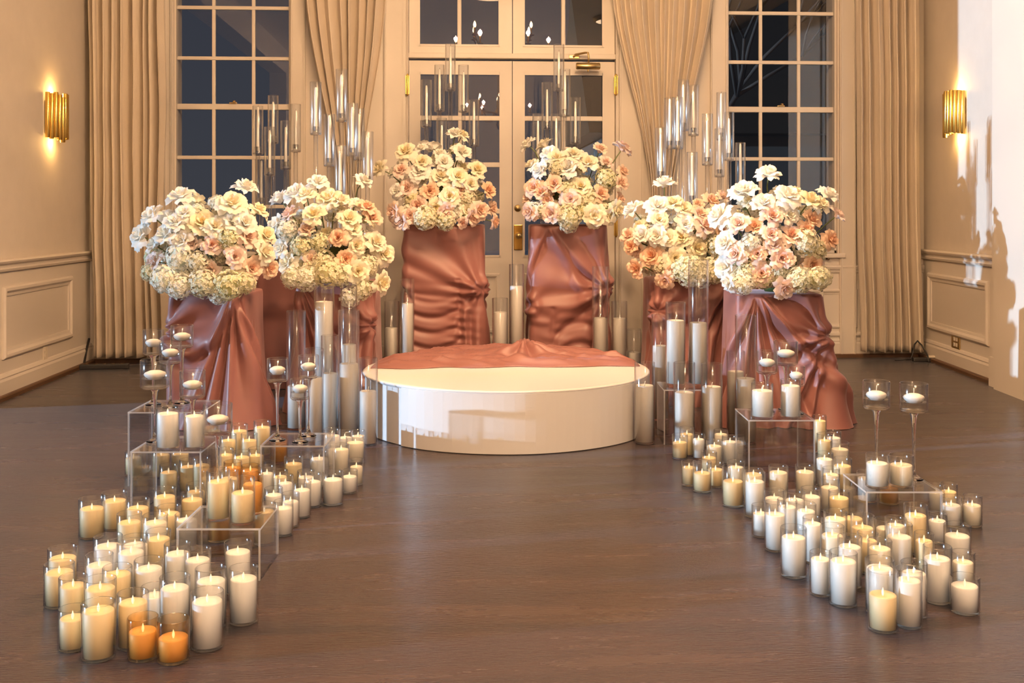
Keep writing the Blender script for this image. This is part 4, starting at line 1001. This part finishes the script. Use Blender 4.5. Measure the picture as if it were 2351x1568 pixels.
# ================================================================== CANDLES
MEC = {}
def cyl_meshes(r, hg, hw, kind):
    """glass jar, wax and wick meshes, shared between jars of one size"""
    key = (round(r * 500), round(hg * 200), round(hw * 200), kind)
    if key in MEC: return MEC[key]
    r, hg, hw = key[0] / 500, key[1] / 200, key[2] / 200
    t = .0028
    g = MB(); g.lathe([(0, 0), (r - .004, 0), (r, .004), (r, hg - .002), (r - t * .5, hg), (r - t, hg - .002), (r - t, hw + .01), (r - t, .008), (0, .008)], 36)
    wx_ = MB(); rw = r - t - .0012
    wx_.lathe([(0, .0085), (rw, .0085), (rw, hw - .003), (rw - .003, hw), (rw * .55, hw - .0035), (0, hw - .005)], 36)
    k = MB()
    if kind == 'led': k.lathe([(0, 0), (.0020, .002), (.0036, .009), (.0032, .014), (.0014, .020), (0, .024)], 10)
    else: k.tube([(0, 0, 0), (.001, 0, .010), (.003, 0, .018)], .0013, 6)
    MEC[key] = (g.me('glass_jar'), wx_.me('wax'), k.me('wick'), hw); return MEC[key]
COLS = {'w': ('ivory', M_ivory, M_ivory_glow), 'c': ('cream', M_cream, M_cream_glow), 'h': ('honey yellow', M_honey, M_honey_glow), 'a': ('amber', M_amber, M_amber_glow)}
def put(me, name, mat, parent, loc=(0, 0, 0)):
    o = bpy.data.objects.new(name, me); COL.objects.link(o); o.parent = parent; o.location = loc
    if not me.materials: me.materials.append(None)
    o.material_slots[0].link = 'OBJECT'; o.material_slots[0].material = mat
    return o
def jar_candle(label, group, xc, d, z, r, hg, hw, col, rim=M_glass):
    g, wm, k, hw2 = cyl_meshes(r, hg, hw, 'led')
    t = thing('jar_candle', label, 'candle', W(xc, d, z + .0012), -A, group)
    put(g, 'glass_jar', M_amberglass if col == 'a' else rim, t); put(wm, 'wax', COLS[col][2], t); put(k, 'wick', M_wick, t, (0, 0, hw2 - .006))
    return t
def J(s):
    out = []
    for tok in s.split(';'):
        p = tok.split(); out.append([float(p[0]), float(p[1]), float(p[2]), float(p[3]), p[4], float(p[5]) if len(p) > 5 else None])
    return out
# u, v of the base, width, v of the wax top, wax colour, (v of the rim)
LEFT = J('167 1503 66 1418 h;226 1526 76 1402 h 1378;305 1499 70 1383 h;328 1525 68 1448 a 1410;398 1532 73 1460 a 1418;476 1501 73 1378 w 1352;484 1452 70 1333 w 1300;559 1441 67 1326 w 1300;546 1371 63 1266 w 1240;'
         '401 1470 68 1348 w;450 1395 62 1285 w 1255;411 1385 60 1273 w;136 1402 67 1312 h 1288;144 1374 65 1281 h 1253;168 1440 64 1345 h;233 1455 70 1347 h;230 1415 62 1297 w;270 1430 66 1320 h;248 1370 66 1255 w 1228;301 1385 64 1268 w;'
         '336 1420 64 1305 w;322 1345 60 1247 w;352 1335 56 1240 h;355 1455 60 1365 w;211 1242 58 1167 h 1140;263 1222 56 1150 h 1128;297 1285 56 1200 h;356 1290 56 1200 c;378 1222 52 1140 h;316 1240 52 1165 h;388 1255 54 1178 h;'
         '441 1215 50 1148 h;428 1275 54 1195 w;503 1249 54 1170 a;607 1256 52 1172 h;'
         '602 1050 40 981 h;549 1062 38 988 h;524 1075 38 1010 h;572 1078 38 1010 h;520 1110 40 1045 h;553 1112 40 1048 h;586 1105 38 1045 h;540 1140 42 1075 a;574 1142 42 1080 a;520 1160 42 1098 h;'
         '761 1164 48 1100 w;693 1193 43 1124 w;722 1168 42 1105 w;802 1136 38 1093 w;818 1117 34 1072 c;651 1235 44 1165 w;747 1120 44 1052 w;674 1130 44 1064 h;706 1145 40 1090 w;813 1066 42 1015 c;783 1095 38 1032 c;762 1072 40 1000 w;'
         '613 1150 36 1087 w;643 1155 36 1095 h;655 1178 36 1110 w;628 1195 42 1137 w;667 1215 40 1150 w;640 1066 40 1010 a;'
         '392 1138 42 1083 h;432 1135 40 1072 h;458 1138 38 1066 h;325 1096 38 1052 h;372 1100 40 1045 h;412 1098 40 1042 h;822 1052 34 1000 w;794 1060 36 1005 w;735 1205 40 1150 w;470 1185 44 1130 h')
LEFT = [j for j in LEFT if not (j[0] == 735 and j[1] == 1205)]
RIGHT = J('1561 1057 36 1014 h;1577 1050 34 996 h;1604 1057 30 1008 w;1582 1119 36 1072 h;1612 1134 44 1086 h 1058;1643 1122 40 1078 h;1628 1095 36 1050 h;1640 1075 38 1025 c;1676 1070 38 1014 w;1683 1168 50 1103 h 1070;1733 1192 46 1106 w 1082;1690 1132 40 1072 c;'
          '1730 1150 44 1090 h;1787 1155 45 1084 c 1068;1848 1150 45 1084 c 1066;1747 1238 42 1180 w;1780 1271 50 1182 w 1152;1822 1332 58 1233 w 1208;1866 1299 46 1203 w;1884 1374 50 1285 w;1936 1399 63 1288 w 1262;1951 1356 56 1253 w;1911 1330 52 1228 c;'
          '1980 1290 54 1212 h 1180;1975 1240 50 1188 h;1992 1322 48 1240 h;1918 1275 52 1192 c;1780 1215 46 1145 w;1822 1222 46 1148 w;1862 1210 46 1140 w;1931 1210 48 1142 h;1808 1240 46 1165 w;1850 1250 46 1172 w;'
          '2027 1459 69 1365 h 1306;2086 1449 60 1332 w;2098 1425 58 1315 w;2152 1392 63 1280 w 1252;2215 1417 65 1343 w 1318;2211 1348 52 1288 c 1266;2198 1300 60 1228 w 1202;2190 1214 46 1160 w 1138;2226 1214 44 1160 c 1136;2102 1278 54 1182 h 1156;2070 1318 58 1232 w 1200;'
          '2035 1280 50 1212 c 1190;2056 1296 48 1205 c;2020 1352 56 1258 c;2020 1418 64 1302 w;2152 1252 42 1196 w;2150 1182 38 1130 c;2178 1176 38 1128 h;1990 1157 44 1098 w;2041 1162 46 1112 a;2116 1318 44 1242 h;'
          '1882 1040 32 966 h;1893 1078 36 1010 h;1914 1062 34 1005 w;1928 1092 42 1030 c;1893 1120 40 1054 w;1934 1128 42 1068 h;1908 1150 40 1090 c;1655 1045 34 998 c;1905 1180 44 1118 c')
def prep(lst):
    out = []
    for (u, vb, px, vw, c, vr) in lst:
        df = fd(vb); d = df; 
        for _ in range(3): r = px / F * d / 2; d = df + r
        hw = zat(vw, d); 
        hg = zat(vr, d) if vr else hw + random.uniform(.022, .032)
        if vr: hg = zat(vr + r * (vr - HOR) / F * F / d * .35, d)
        hg = max(hg, hw + .016)
        out.append({'x': (u - CU) / F * d, 'd': d, 'r': r, 'hw': hw, 'hg': hg, 'c': c, 'u': u, 'v': vb})
    return out
DISC = [(PX, PD, PR + .03)]
TALL = []                                          # filled below, they also push the jars
def relax(js, iters=160):
    for _ in range(iters):
        for i, a in enumerate(js):
            for b in js[i + 1:]:
                ex, ed = b['x'] - a['x'], b['d'] - a['d']; m = a['r'] + b['r'] + .004; D2 = ex * ex + ed * ed
                if D2 < m * m:
                    D_ = sqrt(D2) or 1e-4; q = (m - D_) / 2 * 1.02
                    fa = 0 if a.get('fix') else (2 if b.get('fix') else 1); fb = 0 if b.get('fix') else (2 if a.get('fix') else 1)
                    # slide mostly in depth so that the columns of the picture hold
                    nx_, nd_ = ex / D_, ed / D_
                    a['x'] -= nx_ * q * fa; a['d'] -= nd_ * q * fa; b['x'] += nx_ * q * fb; b['d'] += nd_ * q * fb
            if a.get('fix'): continue
            for (x0, x1, d0, d1) in RIS:
                m = a['r'] + .005
                inside = x0 < a['x'] < x1 and d0 < a['d'] < d1
                if inside:
                    a['x'] = min(max(a['x'], x0 + m + .006), x1 - m - .006); a['d'] = min(max(a['d'], d0 + m + .006), d1 - m - .006)
                else:
                    qx = min(max(a['x'], x0), x1); qd = min(max(a['d'], d0), d1); ex, ed = a['x'] - qx, a['d'] - qd; D_ = sqrt(ex * ex + ed * ed)
                    if 1e-6 < D_ < m: a['x'] += ex / D_ * (m - D_); a['d'] += ed / D_ * (m - D_)
            for (x, d, r) in DISC:
                ex, ed = a['x'] - x, a['d'] - d; D_ = sqrt(ex * ex + ed * ed); m = r + a['r']
                if D_ < m: a['x'] += ex / D_ * (m - D_); a['d'] += ed / D_ * (m - D_)
ORD = ['first', 'second', 'third', 'fourth', 'fifth', 'sixth', 'seventh', 'eighth', 'ninth', 'tenth', 'eleventh', 'twelfth', 'thirteenth', 'fourteenth']

# tall glass cylinders holding pillar candles: u, v of the base front, width, v of the candle top, v of the rim, depth override, base height
def pillar(label, u, vb, px, vt, vr, d=None, z=0.0, col='w'):
    if d is None:
        df = fd(vb); d = df
        for _ in range(3): r = px / F * d / 2; d = df + r
    r = px / F * d / 2; x = (u - CU) / F * d
    hw = zat(vt, d) - z; hg = max(zat(vr, d) - z, hw + .03)
    if z == 0: TALL.append({'x': x, 'd': d, 'r': r + .004, 'fix': True})
    t = .003
    g = thing('glass_cylinder', 'glass cylinder of the ' + label, 'vase', W(x, d, z + .0012), -A, 'tall clear glass cylinders')
    m = MB(); m.lathe([(0, 0), (r - .006, 0), (r, .006), (r, hg - .002), (r - t * .5, hg), (r - t, hg - .002), (r - t, .013), (r - .010, .010), (0, .010)], 40); m.build('cylinder_wall', M_glass, g)
    c = thing('pillar_candle', label, 'candle', W(x, d, z + .0125), -A, 'ivory pillar candles in glass cylinders')
    rw = r - t - .003; hw -= .0125
    m = MB(); m.lathe([(0, 0), (rw, 0), (rw, hw - .004), (rw - .004, hw), (rw * .6, hw - .003), (0, hw - .005)], 40); m.build('wax', COLS[col][1], c)
    MB().tube([(0, 0, hw - .006), (.001, 0, hw + .010), (.004, .0, hw + .020)], .0016, 6).build('wick', M_cotton, c)
pillar('short pillar candle left of the platform, nearest the aisle', 845, 1026, 44, 897, 822)
pillar('pillar candle with sloping sunlit top left of the platform', 801, 1012, 48, 834, 712)
pillar('brightly sunlit pillar candle behind the left floating glasses', 757, 1004, 40, 856, 770)
pillar('pillar candle just right of the left floating glasses', 722, 1020, 42, 866, 800)
pillar('tallest pillar candle under the second arrangement from left', 744, 985, 46, 692, 655)
pillar('tall pillar candle behind the sloping-topped one, left of platform', 801, 985, 38, 790, 650)
pillar('pillar candle in a tall cylinder, leftmost of the left group', 680, 990, 44, 885, 714)
pillar('short pillar candle right of the platform, nearest the aisle', 1480, 1023, 47, 884, 832)
pillar('short pillar candle below the raised pair right of platform', 1571, 1036, 49, 900, 832)
pillar('short pillar candle second from the platform on the right', 1634, 1034, 49, 887, 835)
pillar('tall slim pillar candle directly right of the platform edge', 1516, 968, 40, 793, 722)
pillar('cream pillar candle between the two right pedestals, left of two', 1689, 1003, 42, 852, 806)
pillar('cream pillar candle in tall glass, behind the tall right riser', 1712, 1022, 48, 868, 724)
pillar('raised pillar candle on a riser, left of two', 1551, 0, 46, 735, 694, 5.40, .268)
pillar('raised pillar candle in tallest glass on a riser, right of two', 1603, 0, 46, 740, 597, 5.40, .268)
pillar('short pillar candle left of the left door pedestal', 899, 0, 35, 752, 692, 6.95)
pillar('tall pillar candle touching the left door pedestal', 935, 0, 33, 696, 640, 6.86)
pillar('medium pillar candle between the two door pedestals', 1148, 0, 36, 716, 685, 6.90)
pillar('tallest pillar candle between the two door pedestals', 1186, 0, 34, 656, 607, 6.95)
pillar('pillar candle in tall glass before right door pedestal', 1378, 0, 37, 729, 612, 6.82)
pillar('pillar candle right of the right door pedestal', 1422, 0, 37, 730, 692, 6.95)
pillar('lowest pillar candle behind the platform, far right', 1455, 0, 38, 808, 756, 7.02)

# stemmed glasses with floating candles
def stem_glass(where, u, vtop, vbot, px, d, z, group='stemmed glasses with floating candles'):
    r = px / F * d / 2; x = (u - CU) / F * d; zt = zat(vtop, d) - z; zc = zat(vbot, d) - z
    if z == 0: TALL.append({'x': x, 'd': d, 'r': .045, 'fix': True})
    g = thing('stemmed_glass', 'long-stemmed clear glass cup ' + where, 'glass', W(x, d, z + .0012), -A, group)
    MB().lathe([(0, 0), (.032, 0), (.0335, .003), (.029, .006), (.012, .013), (.006, .03), (.0045, .06), (.005, zc * .5), (.007, zc * .8), (.012, zc - .012), (.020, zc - .002), (0, zc)], 28).build('stem', M_crystal, g)
    MB().lathe([(0, zc), (r * .85, zc), (r, zc + .008), (r, zt - .002), (r - .0015, zt), (r - .003, zt - .002), (r - .003, zc + .012), (r * .8, zc + .007), (0, zc + .006)], 36).build('cup', M_glass, g)
    zw = zc + (zt - zc) * .36
    
    c = thing('floating_candle', 'ivory floating candle in the cup ' + where, 'candle', W(x, d, z + zw - .004), -A + random.random(), 'ivory floating candles')
    rc = min(r * .76, .045)
    MB().lathe([(rc * .80, zw), (r - .0035, zw), (r - .0035, zw - .001), (rc * .80, zw - .001)], 30, close=True).build('water', M_water, g)
    MB().lathe([(0, 0), (rc * .55, .001), (rc * .9, .012), (rc, .020), (rc * .9, .026), (rc * .5, .0325), (0, .035)], 28).build('wax', M_ivory, c)
    MB().tube([(0, 0, .033), (.001, 0, .043), (.003, .001, .053)], .0013, 6).build('wick', M_cotton, c)
stem_glass('at the top left of the left drift, outermost', 352, 757, 815, 47, 4.62, .306)
stem_glass('at the top of the left drift, highest of all', 418, 747, 798, 51, 4.66, .306)
stem_glass('high in the left drift, between two taller cups', 391, 785, 835, 50, 4.56, .306)
stem_glass('large, outer left, above the two riser pillars', 356, 826, 892, 66, 4.14, .251)
stem_glass('above the right pillar on the outer left riser', 442, 851, 914, 58, 4.18, .251)
stem_glass('large, low, left of the honey candle cluster', 500, 927, 996, 66, 4.03, 0)
stem_glass('on the inner left riser, left of three', 637, 823, 877, 48, 4.40, .201)
stem_glass('on the inner left riser, right and highest of three', 708, 816, 868, 47, 4.49, .201)
stem_glass('on the inner left riser, low and middle of three', 689, 870, 917, 46, 4.365, .201)
stem_glass('on the tall right riser, left of three', 1761, 806, 858, 48, 4.72, .258)
stem_glass('on the tall right riser, highest of three', 1804, 783, 838, 55, 4.775, .258)
stem_glass('on the tall right riser, lowest and right of three', 1828, 840, 886, 40, 4.675, .258)
stem_glass('on the outer right riser, left of two', 2012, 875, 939, 61, 3.95, .161)
stem_glass('on the outer right riser, right of two', 2098, 880, 946, 63, 3.92, .161)

# low jar candles standing on the risers
def on_riser(label, u, vb, px, vw, R, col, vr, dd):
    d = R[1] + dd; r = px / F * d / 2
    hw = zat(vw, d) - R[2]; hg = max(zat(vr, d) - R[2], hw + .012)
    jar_candle(label, 'jar candles standing on the risers', (u - CU) / F * d, d, R[2], r, hg, hw, col)
on_riser('large honey yellow jar candle on the low left riser, left of three', 501, 0, 54, 1104, R1, 'h', 1078, .095)
on_riser('honey yellow jar candle on the low left riser, front middle of three', 557, 0, 56, 1132, R1, 'h', 1098, .055)
on_riser('amber jar candle on the low left riser, rear right of three', 580, 0, 50, 1110, R1, 'a', 1088, .165)
on_riser('wide ivory pillar jar on the outer left riser', 385, 0, 53, 948, R3, 'w', 938, .05)
on_riser('narrow cream pillar jar on the outer left riser', 446, 0, 46, 954, R3, 'w', 944, .055)
on_riser('wide ivory jar candle on the tall right riser', 1750, 0, 51, 897, R5, 'w', 881, .05)
on_riser('ivory jar candle on the tall right riser, right of two', 1815, 0, 46, 886, R5, 'w', 872, .055)
on_riser('sunlit ivory jar candle on the outer right riser, left of two', 2014, 0, 52, 1062, R6, 'w', 1043, .06)
on_riser('cream jar candle on the outer right riser, right of two', 2069, 0, 54, 1066, R6, 'c', 1045, .075)

for side, lst, grp in (('left', LEFT, 'jar candles of the left drift'), ('right', RIGHT, 'jar candles of the right drift')):
    js = prep(lst); relax(js + TALL)
    js.sort(key=lambda j: j['d'])
    n = 7
    for k in range(0, len(js), n):
        row = sorted(js[k:k + n], key=lambda j: j['x'] / j['d'])
        for i, j in enumerate(row):
            lab = '%s candle in glass jar, %s from left in %s row from front, %s drift' % (COLS[j['c']][0], ORD[i], ORD[k // n], side)
            jar_candle(lab, grp, j['x'], j['d'], 0.0, j['r'], j['hg'], j['hw'], j['c'])
